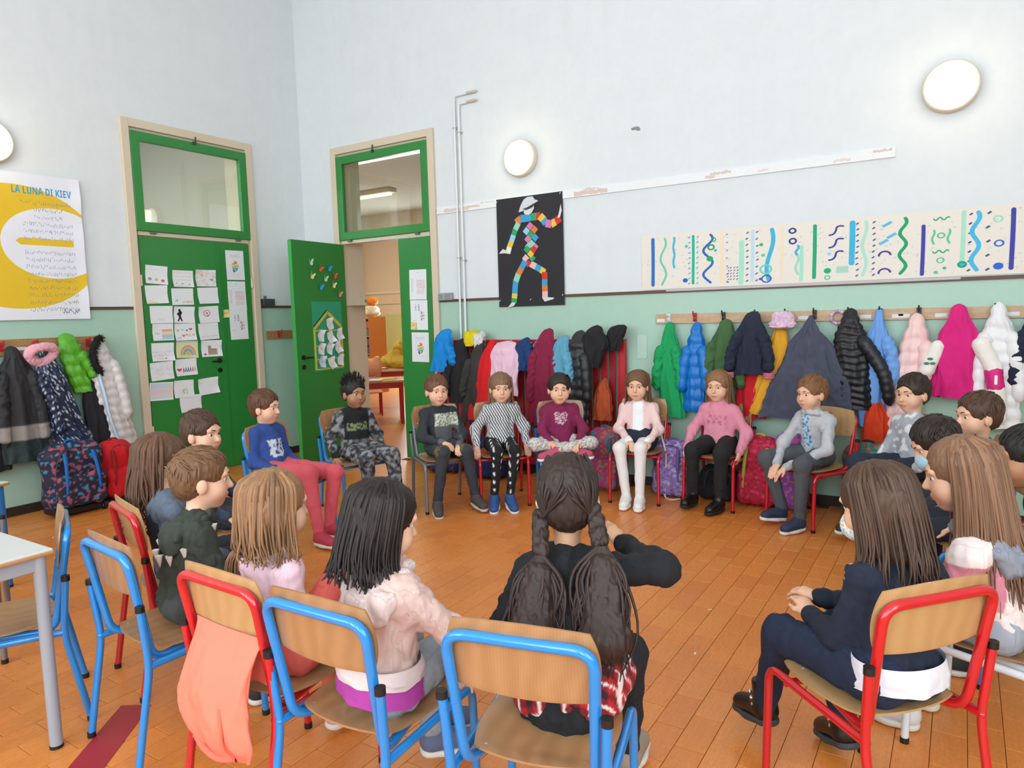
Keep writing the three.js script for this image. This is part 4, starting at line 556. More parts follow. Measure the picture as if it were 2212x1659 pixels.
function kid(key, label, o) {
  const [X0, Z0, fx, fz] = SPOT[key], p = thing('person', label, 'person', [X0, 0, Z0], Math.atan2(fx, fz)), near = o.near, s = o.size ?? 1;
  const hip = o.hip ?? [0, .47, -.04], chest = o.chest ?? [0, .72, -.07], head = o.head ?? [0, .905, -.045], sd = key.length * 7 + (+key.slice(1)) * 3.3;
  const up = norm3(add3(chest, hip, -1)), tw = o.twist ?? 0, side = norm3([Math.cos(tw), o.tilt ?? 0, -Math.sin(tw)]), neckB = add3(chest, up, .055);
  const sh = [1, -1].map(q => add3(add3(chest, side, q * .105), up, .0)), hp = [1, -1].map(q => add3(hip, side, q * .062));
  const arms = [o.armL ?? [[.17, .55, .0], [.12, .47, .15]], o.armR ?? [[-.17, .55, .0], [-.12, .47, .15]]], legs = [o.legL ?? [[.09, .45, .26], [.09, .08, .24]], o.legR ?? [[-.09, .45, .26], [-.09, .08, .24]]];
  const H = basis(o.yaw ?? 0, o.pitch ?? .08, o.roll ?? 0), he = H.elements, HS = o.headSize ?? 1.07, T = (x_, y_, z_, x = x_ * HS, y = y_ * HS, z = z_ * HS) => [head[0] + he[0] * x + he[4] * y + he[8] * z, head[1] + he[1] * x + he[5] * y + he[9] * z, head[2] + he[2] * x + he[6] * y + he[10] * z], q = [he[0], he[1], he[2], he[4], he[5], he[6], he[8], he[9], he[10]];
  const E = (c, r) => ell(T(...c), r.map(v => v * HS), q), skin = lin(o.skin ?? '#e3b294'), lip = [skin[0] * .82, skin[1] * .52, skin[2] * .5], bs = o.skin ? 1 : 1;
  const skinCol = (x, y, z) => { const m = T(0, -.06, .082), d = Math.hypot((x - m[0]), (y - m[1]) * 2.6, z - m[2]); const c = d < .022 ? lip : skin; const v = 1 + .04 * N3(x * 60, y * 60, z * 60); return [c[0] * v, c[1] * v, c[2] * v]; };
  // skin: head, hands and slim body joined into one geometry
  const coreP = [cone(hip, chest, .066, .06, side, 1.3), cone(sh[0], sh[1], .038), cone(neckB, T(0, -.06, -.02), .036, .034)];
  [0, 1].forEach(i => { const w = arms[i][1], el = arms[i][0]; coreP.push(cone(sh[i], el, .03, .025), cone(el, w, .025, .018), cone(hp[i], legs[i][0], .05, .04), cone(legs[i][0], legs[i][1], .036, .026)); });
  const core = blob(coreP, { h: .016, k: .02, col: skinCol });
  const headG = blob([E([0, .022, -.014], [.073, .084, .088]), E([0, -.04, .014], [.058, .064, .064]), E([0, -.086, .04], [.026, .02, .024]), E([.036, -.04, .042], [.029, .03, .028]), E([-.036, -.04, .042], [.029, .03, .028]), { ...cone(T(0, .002, .074), T(0, -.028, .09), .008, .0115), k: .014 }, { ...E([.076, -.016, -.008], [.011, .029, .019]), k: .006 }, { ...E([-.076, -.016, -.008], [.011, .029, .019]), k: .006 }, { ...E([0, -.056, .076], [.02, .006, .008]), k: .006 }, { ...E([0, -.065, .074], [.017, .007, .008]), k: .004 }, { ...E([0, .022, .068], [.048, .012, .014]), k: .02 }, cone(T(0, -.07, -.02), add3(neckB, up, -.02), .037, .04)],
    { h: near ? .0045 : .005, k: .03, cut: [E([.03, .0, .088], [.017, .012, .016]), E([-.03, .0, .088], [.017, .012, .016])], kc: .01, col: skinCol });
  const hands = [0, 1].map(i => { const w = arms[i][1], el = arms[i][0], f = norm3(add3(w, el, -1)), hd = o.handDir?.[i] ?? norm3([f[0], f[1] * .7 - .12, f[2] + .25]), nn = o.palm?.[i] ?? [0, -1, .2]; return blob(handPrims(w, hd, nn, i ? -1 : 1, o.curl ?? .45), { h: .0035, k: .012, col: skinCol }); });
  mesh('body', joinColoured([core, headG, ...hands]), mSkin, p);
  for (const k of [1, -1]) { const c = T(k * .0295, 0, .0615), e = mesh('eye', new THREE.SphereGeometry(.012, 14, 10).translate(...c), M('#d8d0c8', .25), p); const ic = T(k * .0292, -.0005, .067); mesh('iris', new THREE.SphereGeometry(.0078, 12, 9).translate(...ic), M(o.iris ?? '#2c1a10', .2), e);
    mesh('eyebrow', taper([T(k * .014, .021, .083), T(k * .03, .026, .079), T(k * .046, .02, .066)], .0032, .0016, 8, 5), M(o.hairCol ?? '#3a2417', .8), p); }
  // upper garment
  const loose = o.loose ?? 1, t = o.top, aC = t.sleeveEnd ?? .93;
  const topP = [cone(add3(hip, up, .01), chest, .083 * loose, .074 * loose, side, 1.34), cone(sh[0], sh[1], .046), cone(chest, neckB, .058, .04)];
  [0, 1].forEach(i => topP.push(cone(sh[i], arms[i][0], .044 * loose, .037 * loose), cone(arms[i][0], lerp3(arms[i][0], arms[i][1], aC), .037 * loose, .029 * loose)));
  if (t.hem) topP.push(cone(add3(hip, [0, -.01, .0]), add3(hip, [0, t.hem, -.01]), .086, .09, side, 1.38));
  mesh(t.name ?? 'sweater', blob(topP, { h: near ? .0065 : .01, k: .035, disp: near ? (() => { const f1 = folds((t.fold ?? .0042) * 1.2, 13, sd), f2 = folds((t.fold ?? .0042) * .95, 25, sd + 5, .8); return (x, y, z) => f1(x, y, z) + f2(x, y, z); })() : folds((t.fold ?? .0042) * 1.7, 14, sd), col: t.col, cut: o.shirt ? [(x, y, z) => Math.hypot(x - hip[0], z - hip[2]) < .16 ? hip[1] + (o.hemAt ?? .035) - y : -1] : undefined, kc: .01 }), t.col ? mClothV : (t.mat ?? cloth(t.c, t.m)), p);
  const cuffs = [0, 1].map(i => cone(lerp3(arms[i][0], arms[i][1], aC - .06), lerp3(arms[i][0], arms[i][1], aC + .03), .0295 * loose, .028 * loose));
  if (t.cuff) cuffs.forEach(c => mesh('cuff', blob([c], { h: .006 }), cloth(t.cuff), p));
  const collar = add3(neckB, up, -.005); if (t.neck) mesh('collar', tubeCR([...Array(14)].map((_, i) => { const a = i / 14 * 2 * PI; return add3(add3(collar, side, .05 * Math.cos(a)), [0, .006 * Math.sin(a * 2), .046 * Math.sin(a)]); }), .0085, 40, 7, true), cloth(t.neck), p);
  if (o.hood) {   // a rolled collar round the neck and a pouch lying on the back
    const B = (x, y, z) => add3(add3(neckB, side, x), [0, y, z]), ring = [...Array(10)].map((_, i) => { const a = i / 10 * 2 * PI; return B(.078 * Math.sin(a), -.012 - .02 * Math.cos(a), -.012 - .066 * Math.cos(a)); }), hz = o.hoodSize ?? 1;
    const P = ring.map((c, i) => cone(c, ring[(i + 1) % 10], .021, .021)); P.push({ ...cone(B(.06 * hz, -.045, -.085), B(-.06 * hz, -.045, -.085), .034, .034), k: .02 }, { ...cone(B(.045 * hz, -.085, -.098), B(-.045 * hz, -.085, -.098), .036, .036), k: .03 }, { ...cone(B(0, -.07, -.095), B(0, -.13 * hz, -.098), .045, .03, side, 1.3), k: .03 });
    mesh('hood', blob(P, { h: .0065, k: .022, disp: folds(.0075, 19, sd, .8) }), cloth(o.hood), p);
  }
  // trousers
  const b = o.bottom, f = (b.fit ?? 1) * 1.05, legP = [cone(add3(hp[0], [0, -.004, 0]), add3(hp[1], [0, -.004, 0]), .072)];
  [0, 1].forEach(i => { const aEnd = b.end ?? .97, an = lerp3(legs[i][0], legs[i][1], aEnd); legP.push(cone(hp[i], legs[i][0], .066 * f, .052 * f), cone(legs[i][0], an, .049 * f, .036 * f)); });
  mesh(b.name ?? 'trousers', blob(legP, { h: near ? .008 : .01, k: .03, disp: folds((b.fold ?? .0035) * 1.6, 15, sd + 4, .6), col: b.col }), b.col ? mClothV : (b.mat ?? cloth(b.c, b.m)), p);
  if (o.skirt) mesh('skirt', blob([cone(add3(hip, [0, .03, 0]), add3(hip, [0, -.005, .02]), .085 * (o.skirt.w ?? 1), .095 * (o.skirt.w ?? 1), side, 1.4), ...[0, 1].map(i => cone(hp[i], lerp3(hp[i], legs[i][0], o.skirt.len ?? .5), .075 * (o.skirt.w ?? 1), .074 * (o.skirt.w ?? 1)))], { h: near ? .0075 : .01, k: .05, disp: folds(.006, 18, sd), col: o.skirt.col }), o.skirt.col ? mClothV : cloth(o.skirt.c), p);
  const band = (n, y0, y1, w, d, c, s2) => { const g = drape(y0 - y1, [[0, 0, w * .93, d * .93, 0], [.5, 0, w, d, 0], [1, 0, w * 1.02, d * 1.02, 0]], { fold: .0035, seed: s2, nv: 14, free: 1 }); g.rotateY(tw); g.translate(hip[0], hip[1] + y0, hip[2] - .004); mesh(n, g, cloth(c), p); };
  if (o.shirt) { band('undershirt', .06, o.shirtLow ?? -.03, .142 * (o.shirtW ?? 1), .104 * (o.shirtW ?? 1), o.shirt, sd); if (o.hemRib) band('hem_rib', .075, .03, .143 * (o.shirtW ?? 1), .107 * (o.shirtW ?? 1), o.hemRib, sd + 1); }
  // shoes
  const sg = shoeGeo(o.shoe?.kind ?? 'sneaker');
  [0, 1].forEach(i => { const an = legs[i][1], dir = o.footDir?.[i] ?? norm3([(an[0] - legs[i][0][0]) * .4 + (i ? -.15 : .15), o.toeDrop ?? 0, 1]), Q = aimQuat(dir, [0, 1, 0]), off = V(0, -.075, .03).applyQuaternion(Q), g = new THREE.Group(); const m = mesh('shoe', sg.up, M(o.shoe?.c ?? '#333', o.shoe?.kind === 'boot' ? .3 : .7), p); m.position.set(an[0] + off.x, an[1] + off.y, an[2] + off.z); m.quaternion.copy(Q); mesh('sole', sg.sole, M(o.shoe?.sole ?? '#ddd8cf', .7), m); if (o.shoe?.lace) mesh('laces', sg.lace, M(o.shoe.lace, .8), m); if (o.shoe?.buckle) mesh('buckle', merge([0, 1, 2, 3].map(k => new THREE.SphereGeometry(.007, 8, 6).translate(.036, .045 + k * .02, -.012 + k * .004))), M('#d9dadd', .25, { metalness: .9 }), m); });
  // hair
  const hc = lin(o.hairCol ?? '#3a2417'), hcol = (x, y, z) => { const v = .78 + .5 * (.5 + .5 * N3(x * 130 + sd, y * 14, z * 130)) + .15 * N3(x * 300, y * 20, z * 300); return [hc[0] * v, hc[1] * v, hc[2] * v]; };
  const hs = o.hair ?? 'short', hpz = [E([0, .03, -.02], [.084, .09, .099])], tubes = [], freeP = [], cuts = [E([0, o.fringe ? -.06 : -.045, .1], [.068, o.fringe ? .09 : .105, .078])], len = o.hairLen ?? .16;
  const long = hs === 'long' || hs === 'longer';
  if (hs === 'short') { hpz.push(E([0, -.01, -.05], [.07, .07, .062])); cuts.push((x, y, z) => { const b2 = T(0, -.075, 0); return b2[1] - y; }, E([.085, -.02, .02], [.02, .035, .03]), E([-.085, -.02, .02], [.02, .035, .03])); for (let i = 0; i < 170; i++) { const a = rr(0, 2 * PI), dy = rr(-.4, 1), w = Math.sqrt(1 - dy * dy), dx = w * Math.cos(a), dz = w * Math.sin(a); if (dz > .35 && dy < .55) continue; const at = (u, v, q, l = 1) => { const n = Math.hypot(u, v, q); return T(.084 * u / n * l, .03 + .09 * v / n * l, -.02 + .099 * q / n * l); }, fx2 = dx * .28 + .1, fy2 = -.42 * (1 - Math.max(0, dy) * .6), fz2 = dy > .4 ? .4 : dz * .15; tubes.push([[at(dx, dy, dz, .97), at(dx + fx2 * .5, dy + fy2 * .5, dz + fz2 * .5, 1.025), at(dx + fx2, dy + fy2, dz + fz2, 1.0 + .04 * rnd())], .0075, .0015]); } }
  if (hs === 'spiky') { hpz.push(E([0, -.01, -.05], [.07, .07, .062])); cuts.push((x, y) => T(0, -.06, 0)[1] - y); for (let i = 0; i < 90; i++) { const a = rr(0, 2 * PI), r = Math.sqrt(rnd()); const x = .075 * r * Math.cos(a), z = -.02 + .09 * r * Math.sin(a), y = .03 + .085 * Math.sqrt(Math.max(.05, 1 - r * r)), k = 1.35; tubes.push([[T(x, y, z), T(x * 1.15, y + .02, z), T(x * k + rr(-.01, .01), y + rr(.03, .06), z * 1.1 + rr(-.01, .01))], .007, .001]); } }
  if (hs === 'back') { hpz.push(E([0, -.02, -.05], [.074, .075, .066])); cuts.push((x, y, z) => T(0, -.09, 0)[1] - y); for (let i = 0; i < 40; i++) { const a = rr(-1.5, 1.5), y0 = rr(.02, .11); tubes.push([[T(.06 * Math.sin(a), y0, .02), T(.088 * Math.sin(a), y0 * .5, -.02 - .085 * Math.cos(a)), T(.03 * Math.sin(a), -.01, -.118)], .005, .003]); } }
  if (long) {
    const L = len, bz = o.hairBack ?? -.03;
    hpz.push(cone(T(0, 0, -.05), add3(T(0, -.06, -.05), [0, -L * .45, bz * .4]), .078, .06, [he[0], he[1], he[2]], 1.15), cone(T(.055, -.02, -.03), add3(T(.06, -.08, -.02), [0, -L * .3, 0]), .036, .022), cone(T(-.055, -.02, -.03), add3(T(-.06, -.08, -.02), [0, -L * .3, 0]), .036, .022));
    const nS = o.strands ?? (near ? 110 : 44);
    for (let i = 0; i < nS; i++) { const a = rr(-1.95, 1.95), wv = o.wave ?? .006, rd = rr(.98, 1.07), bx_ = .086 * Math.sin(a) * rd, bz_ = -.02 - .098 * Math.cos(a) * rd, l = L * rr(.75, 1.08), out = o.spread ?? .012; const e = T(bx_, .01, bz_), m1 = add3(T(bx_ * 1.02, -.07, bz_), [rr(-wv, wv), -l * .3, bz * .3 * Math.cos(a) + rr(-wv, wv)]), m2 = add3(T(bx_ * (1.05), -.09, bz_), [out * Math.sin(a) + rr(-wv, wv), -l * .65, bz * .7 * Math.cos(a) + rr(-wv, wv)]), e2 = add3(T(bx_ * .98, -.09, bz_), [out * Math.sin(a) * 1.4 + rr(-wv, wv) * 1.6, -l, bz * Math.cos(a) + rr(-wv, wv) * 1.6]); tubes.push([[T(bx_ * .45, .108 - .02 * rnd(), -.02 + (bz_ + .02) * .45), T(bx_ * .9, .075, -.02 + (bz_ + .02) * .9), e, m1, m2, e2], rr(.006, .0095), .0018]); }
  }
  if (hs === 'braids') {
    hpz.push(E([0, -.02, -.05], [.072, .075, .062])); cuts.push((x, y, z) => T(0, -.1, 0)[1] - y);
    for (let i = 0; i < 50; i++) { const a = rr(-1.5, 1.5), y0 = rr(.0, .115), k = a > 0 ? 1 : -1; tubes.push([[T(.05 * Math.sin(a), y0, -.02 - .06 * Math.cos(a)), T(.08 * Math.sin(a), y0 * .4, -.03 - .09 * Math.cos(a)), T(k * .062, -.05, -.085)], .006, .004]); }
    for (const br of o.braids) { for (let i = 0; i < br.n; i++) { const u = i / br.n, c = lerp3(br.a, br.b, u); for (const ph of [0, 1]) { const k2 = (i + ph) % 2 ? 1 : -1; freeP.push({ ...ell([c[0] + k2 * .0095, c[1] - ph * .006, c[2]], [.0145, .016, .0145]), k: .004 }); } } 
      const R = br.tail; for (let i = 0; i < 150; i++) { const a = rr(0, 2 * PI), r = Math.sqrt(rnd()), ex = R.w * r * Math.cos(a), ez = R.w * .55 * r * Math.sin(a), wv = .022; const l = rr(.75, 1.12); tubes.push([[add3(br.b, [ex * .12, 0, ez * .1]), add3(lerp3(br.b, R.e, .3 * l), [ex * .8 + rr(-wv, wv), 0, ez * .8]), add3(lerp3(br.b, R.e, .65 * l), [ex * 1.05 + rr(-wv, wv), 0, ez]), add3(lerp3(br.b, R.e, l), [ex * .8 + rr(-wv, wv) * 1.5, 0, ez * .7])], rr(.005, .009), .0014]); } freeP.push({ ...cone(lerp3(br.b, R.e, .15), lerp3(br.b, R.e, .8), R.w * .4, R.w * .75, [1, 0, 0], 1.25), k: .02 }); } }
  const hairList = [blob(hpz, { h: near ? .005 : .006, k: .02, cut: cuts, kc: .012, disp: (x, y, z) => .0045 * (.35 - 2 * Math.abs(N3(x * 70, y * 16, z * 70))), col: hcol })];
  if (freeP.length) hairList.push(blob(freeP, { h: .005, k: .006, disp: (x, y, z) => .006 * (.35 - 2 * Math.abs(N3(x * 75, y * 7, z * 75))), col: hcol }));
  for (const [pts, r0, r1] of tubes) { const g = taper(pts, r0, r1, near ? 12 : 7, near ? 6 : 4), v = rr(.7, 1.35), c = new Float32Array(g.attributes.position.count * 3); for (let i = 0; i < c.length; i += 3) { c[i] = hc[0] * v; c[i + 1] = hc[1] * v; c[i + 2] = hc[2] * v; } g.setAttribute('color', new THREE.BufferAttribute(c, 3)); hairList.push(g); }
  mesh('hair', joinColoured(hairList), mHair, p);
  if (o.mask) { const mg = blob([E([0, -.055, .05], [.062, .05, .058])], { h: .005, cut: [(x, y, z) => { const c = T(0, 0, .028); return (c[0] - x) * he[8] + (c[1] - y) * he[9] + (c[2] - z) * he[10]; }], kc: .003, col: o.mask.col }); const m = mesh('face_mask', mg, o.mask.col ? mClothV : cloth(o.mask.c), p); for (const k of [1, -1]) mesh('ear_loop', tubeCR([T(k * .055, -.03, .05), T(k * .08, -.005, .01), T(k * .085, -.02, -.02), T(k * .075, -.045, .0), T(k * .056, -.075, .04)], .0018, 20, 5), M('#f2f2f2', .8), m); }
  o.extra?.(p, { T, hip, chest, neckB, side, sh, arms, legs, sd });
  return p;
}
const mixc = (a, b, t) => [a[0] + (b[0] - a[0]) * t, a[1] + (b[1] - a[1]) * t, a[2] + (b[2] - a[2]) * t];
const camo = (x, y, z) => { const n = N3(x * 26, y * 30, z * 26), m = N3(x * 30 + 9, y * 34 + 4, z * 30); return n > .18 ? lin('#8d8e90') : m > .12 ? lin('#3a3b3e') : n < -.22 ? lin('#232427') : lin('#606265'); };
const heather = hex => { const c = lin(hex); return (x, y, z) => { const v = 1 + .16 * N3(x * 180, y * 180, z * 180); return [c[0] * v, c[1] * v, c[2] * v]; }; };
// a print on the chest front: two words worth of blocks, only on the faces that look forward
const printed = (base, ink, cx, cy, w, h, f = 60) => { const b = lin(base), k = lin(ink); return (x, y, z, nx, ny, nz) => nz > .3 && Math.abs(x - cx) < w && Math.abs(y - cy) < h && N3(x * f, y * f * .8, 3.3) > -.08 ? k : b; };

kid('k1', 'child in a grey denim jacket sitting beside the dark green hoodie', { near: 1, hip: [-.07, .47, -.06], chest: [-.02, .715, -.07], head: [.07, .905, -.04], yaw: -.5, hair: 'long', hairLen: .2, wave: .02, spread: .03, hairCol: '#5a3c28', top: { name: 'jacket', col: heather('#5e6878'), fold: .005, cuff: '#3c424d' }, bottom: { c: '#2c3038' }, mask: { col: (x, y, z) => N3(x * 70, y * 70, z * 70) > .05 ? lin('#c9dbe8') : lin('#38405e') }, shoe: { c: '#353a44' },
  extra: (p, k) => mesh('back_panel', blob([cone(add3(k.hip, [0, .09, -.03]), add3(k.chest, [0, -.03, -.03]), .06, .055, [1, 0, 0], 1.2)], { h: .01 }), cloth('#23262f'), p) });
kid('k2', 'child in a dark blue top next to the grey denim jacket', { hair: 'short', hairCol: '#4a3322', top: { c: '#39465c' }, bottom: { c: '#30343c' }, yaw: -.1 });
kid('k3', 'child in a dark green hoodie with white felt teeth round the hood', { near: 1, hip: [.03, .47, .03], chest: [.045, .71, .1], head: [.055, .9, .16], yaw: -.45, twist: -.25, loose: 1.12, hair: 'short', hairCol: '#6b4a2e', top: { name: 'hoodie', c: '#343a32', fold: .006, cuff: '#2c322b' }, hood: '#383f36', bottom: { c: '#3c413f' }, armL: [[.2, .52, .07], [.13, .46, .22]], armR: [[-.12, .53, .12], [-.04, .47, .24]], shoe: { c: '#2c2c2c' },
  extra: (p, k) => { for (let i = 0; i < 9; i++) { const a = -1.9 + i * .475, b = add3(k.neckB, [.118 * Math.sin(a), -.05 - .075 * Math.cos(a), -.03 - .118 * Math.cos(a)]); const g = new THREE.ConeGeometry(.017, .046, 4); g.rotateX(PI); g.translate(b[0], b[1] - .012, b[2]); mesh('felt_tooth', g, cloth('#e9e7e0'), p); } } });
kid('k4', 'child in a royal blue sweatshirt and coral trousers beside the closed door', { hip: [.0, .47, -.14], chest: [0, .72, -.22], head: [.0, .9, -.2], yaw: .3, hair: 'short', hairCol: '#5b3a25', top: { name: 'sweatshirt', col: printed('#2c4a8c', '#c9ced8', 0, .62, .06, .06, 55) }, bottom: { c: '#cf5560', m: { roughness: .95 } }, armL: [[.15, .53, -.18], [.1, .48, .02]], armR: [[-.15, .53, -.18], [-.1, .48, .03]], legL: [[.1, .46, .32], [.04, .1, .3]], legR: [[-.08, .49, .26], [-.1, .09, .34]], shoe: { c: '#b03048', sole: '#d8cfc0' } });
kid('k5', 'child in a grey camouflage tracksuit sitting by the open doorway', { hip: [.03, .47, -.04], chest: [.03, .73, -.07], head: [.04, .915, -.05], yaw: .15, loose: 1.12, hair: 'spiky', hairCol: '#14110f', skin: '#a8795a', top: { name: 'sweatshirt', col: (x, y, z, nx, ny, nz) => { const onBody = Math.abs(x - .03) < .105 && nz > -.2 && y > .56; return onBody ? (nz > .3 && Math.abs(y - .655) < .032 && Math.abs(x - .03) < .085 && N3(x * 70, y * 50, 1.5) > -.12 ? lin('#7a8560') : lin('#17181a')) : camo(x, y, z); }, cuff: '#1b1c1e' }, bottom: { col: camo, fit: 1.15 }, armR: [[-.17, .57, -.07], [-.17, .44, .04]], armL: [[.22, .57, -.06], [.22, .44, .06]], legR: [[-.02, .44, .26], [-.02, .09, .3]], legL: [[.19, .44, .26], [.22, .09, .3]], shoe: { c: '#2b2c30' } });
kid('k6', 'child in a charcoal sweatshirt with worn knees on the grey framed chair', { hip: [0, .47, -.05], chest: [-.01, .73, -.06], head: [-.02, .915, -.04], yaw: .1, hair: 'short', hairCol: '#6a4731', top: { name: 'sweatshirt', col: (x, y, z, nx, ny, nz) => nz > .25 && x > -.06 && x < .13 ? (y > .64 && y < .74 ? (N3(x * 60, y * 60, 2) > 0 ? lin('#7f8a66') : lin('#c9ccc4')) : y > .52 && y <= .64 ? lin('#55585c') : lin('#25282d')) : lin('#2e3238'), cuff: '#5a5d63' }, bottom: { name: 'jeans', col: (x, y, z) => Math.hypot(y - .48, z - .24) < .045 && N3(x * 50, y * 50, z * 50) > -.15 ? lin('#6b5f38') : lin('#34383e') }, armR: [[-.17, .56, .02], [-.03, .53, .17]], armL: [[.17, .56, .0], [.08, .5, .19]], legR: [[-.06, .465, .25], [-.11, .085, .22]], legL: [[.12, .465, .25], [.19, .11, .24]], shoe: { c: '#46413f', sole: '#c7bfb4' }, toeDrop: -.15 });
const stripeTex = dataTex(64, (u, v) => { const s = Math.sin((u + v * .55) * 2 * PI * 8) > .35 ? .22 : .82; return [s, s, s * 1.01]; }, true, 6);
kid('k7', 'child in a black and white striped top and black leggings with white marks', { hair: 'long', hairLen: .12, hairCol: '#7a5a40', fringe: 1, loose: 1.08, top: { name: 'striped_top', mat: new THREE.MeshPhysicalMaterial({ map: stripeTex, roughness: .9, side: THREE.DoubleSide }) }, bottom: { name: 'leggings', fit: .86, fold: .002, col: (x, y, z) => { const u = x * 16 + 40, v = y * 15 + z * 15 + 40, fu = u % 1 - .5, fv = (v + Math.floor(u) * .5) % 1 - .5; return Math.hypot(fu * 1.5, fv) < .2 ? lin('#e8e8e6') : lin('#17171a'); } }, armR: [[-.2, .58, -.05], [-.2, .46, .07]], armL: [[.2, .58, -.05], [.2, .46, .07]], legR: [[-.06, .45, .26], [-.09, .1, .24]], legL: [[.08, .45, .26], [.03, .1, .26]], shoe: { c: '#2d4f86', sole: '#e7e5e0' }, toeDrop: -.25, hip: [0, .47, -.04], chest: [.02, .725, -.07], head: [.02, .91, -.05] });
kid('k8', 'child sitting cross-legged in a burgundy shirt with a sequin heart', { hair: 'back', hairCol: '#2a1c16', chest: [-.02, .72, -.06], head: [-.02, .9, -.02], top: { name: 'shirt', col: (x, y, z, nx, ny, nz) => { const u = (x + .015) / .05, v = (y - .655) / .05; return nz > .3 && (u * u + v * v - .9) ** 3 - u * u * v * v * v * 1.4 < 0 ? (N3(x * 120, y * 120, 2) > 0 ? lin('#d8b8c4') : lin('#7a3050')) : lin('#7d1c49'); } }, bottom: { name: 'leggings', fit: .92, col: (x, y, z) => N3(x * 90, y * 90, z * 90) > .12 ? lin('#8d8884') : lin('#d3cdc6') }, armR: [[-.17, .57, .0], [-.1, .5, .14]], armL: [[.17, .57, .0], [.1, .5, .14]], legL: [[.21, .485, .12], [-.06, .455, .2]], legR: [[-.23, .485, .12], [.06, .455, .16]], footDir: [[-1, -.05, .25], [1, -.05, .25]], shoe: { c: '#b64a66', sole: '#e8e0dc' } });
kid('k9', 'child in a pale pink cardigan, navy skirt and white tights', { hair: 'long', hairLen: .13, hairCol: '#6d4c33', chest: [-.01, .715, -.07], head: [-.02, .9, -.05], top: { name: 'cardigan', col: (x, y, z, nx, ny, nz) => nz > .35 && Math.abs(x + .005) < .042 && y > .5 ? lin('#eef0f2') : lin('#eac8c4'), cuff: '#f1eeec' }, skirt: { c: '#1d2438', len: .35 }, bottom: { name: 'tights', c: '#e6e2e0', fit: .92, fold: .0015, end: 1 }, armR: [[-.16, .56, .02], [-.03, .49, .2]], armL: [[.16, .56, .02], [.1, .49, .2]], legR: [[-.1, .445, .25], [-.05, .08, .27]], legL: [[.06, .45, .25], [.06, .08, .29]], shoe: { c: '#ece9e4', sole: '#f2f0ec', lace: '#f7f5f0' }, footDir: [[.1, 0, 1], [.05, 0, 1]],
  extra: (p) => { mesh('belt', taper([[.16, .5, -.1], [.2, .36, -.06], [.2, .12, -.05], [.2, .012, -.03], [.26, .008, .03], [.32, .01, .0]], .008, .007, 40, 6), cloth('#ecd3cf'), p); } });
kid('k10', 'child in a pink sweater, black leggings and black boots', { hair: 'long', hairLen: .13, hairCol: '#8a6240', chest: [-.01, .715, -.06], head: [-.02, .905, -.05], loose: 1.12, top: { name: 'sweater', col: (x, y, z, nx, ny, nz) => nz > .3 && Math.abs(y - .65) < .035 && Math.abs(x + .01) < .075 && N3(x * 55, y * 40, 4) > .1 ? lin('#b86a80') : lin('#d98a9e'), cuff: '#d48498' }, bottom: { name: 'leggings', c: '#1a1a1c', fit: 1.08 }, armR: [[-.21, .56, -.03], [-.21, .43, .11]], armL: [[.21, .56, -.03], [.2, .43, .11]], legR: [[-.1, .45, .26], [-.12, .1, .2]], legL: [[.12, .45, .26], [.1, .09, .24]], shoe: { kind: 'boot', c: '#131314', sole: '#1c1c1d' }, footDir: [[-.25, -.05, 1], [-.1, 0, 1]], handDir: [[.0, -.75, .6], [.0, -.75, .6]], palm: [[-1, 0, 0], [1, 0, 0]] });
kid('k11', 'child in a light grey hooded cardigan and grey trousers leaning forward', { hair: 'short', hairCol: '#7b5433', hip: [.0, .47, -.06], chest: [.03, .72, .0], head: [.02, .905, .03], yaw: -.1, hood: '#b9bcc0', top: { name: 'hoodie', col: (x, y, z, nx, ny, nz) => nz > .35 && Math.abs(x - .01) < .035 && y > .53 ? (N3(x * 50, y * 50, 8) > .1 ? lin('#2f6fb0') : lin('#b9d0dc')) : heather('#b7babd')(x, y, z), cuff: '#a9adb1' }, bottom: { c: '#4f5257', fit: 1.06 }, armR: [[-.15, .54, .1], [-.05, .43, .28]], armL: [[.19, .54, .08], [.02, .42, .29]], legR: [[-.16, .45, .25], [-.07, .1, .2]], legL: [[.13, .455, .25], [.12, .085, .26]], shoe: { c: '#27344f', sole: '#e9e6dd', lace: '#d9c96a' }, handDir: [[-.3, -.6, .6], [.1, -.6, .7]], curl: .25, footDir: [[-.1, -.05, 1], [-.25, .1, 1]] });
kid('k12', 'child in a grey and white tracksuit top with red piping', { hip: [0, .47, -.06], chest: [-.02, .73, -.06], head: [-.05, .93, -.07], size: 1, hair: 'short', hairCol: '#33241a', yaw: .1, loose: 1.1, top: { name: 'tracksuit_top', col: (x, y, z) => Math.abs(x - .1 - (z + .06) * .1) < .006 && y > .5 ? lin('#c23236') : N3(x * 20, y * 20, z * 20) > .25 ? lin('#e3e4e6') : lin('#a9acb3') }, bottom: { c: '#232a3c', fit: 1.12 }, legL: [[.1, .5, .27], [.1, .12, .25]], legR: [[-.12, .5, .27], [-.12, .12, .25]], shoe: { c: '#2b2f38' } });
kid('k13', 'child bending forward in a pale blue face mask', { hip: [0, .47, -.06], chest: [0, .69, .08], head: [0, .84, .19], pitch: .5, hair: 'short', hairCol: '#2a1c15', top: { c: '#8f99a6' }, bottom: { c: '#272c38' }, mask: { c: '#a9cfe0' }, shoe: { c: '#33363d' } });
kid('k14', 'child in a teal top between the tracksuit and the bending child', { chest: [0, .72, -.02], head: [0, .91, .0], hair: 'short', hairCol: '#4b3323', top: { c: '#3f6e74' }, bottom: { c: '#31343b' }, shoe: { c: '#44474d' } });
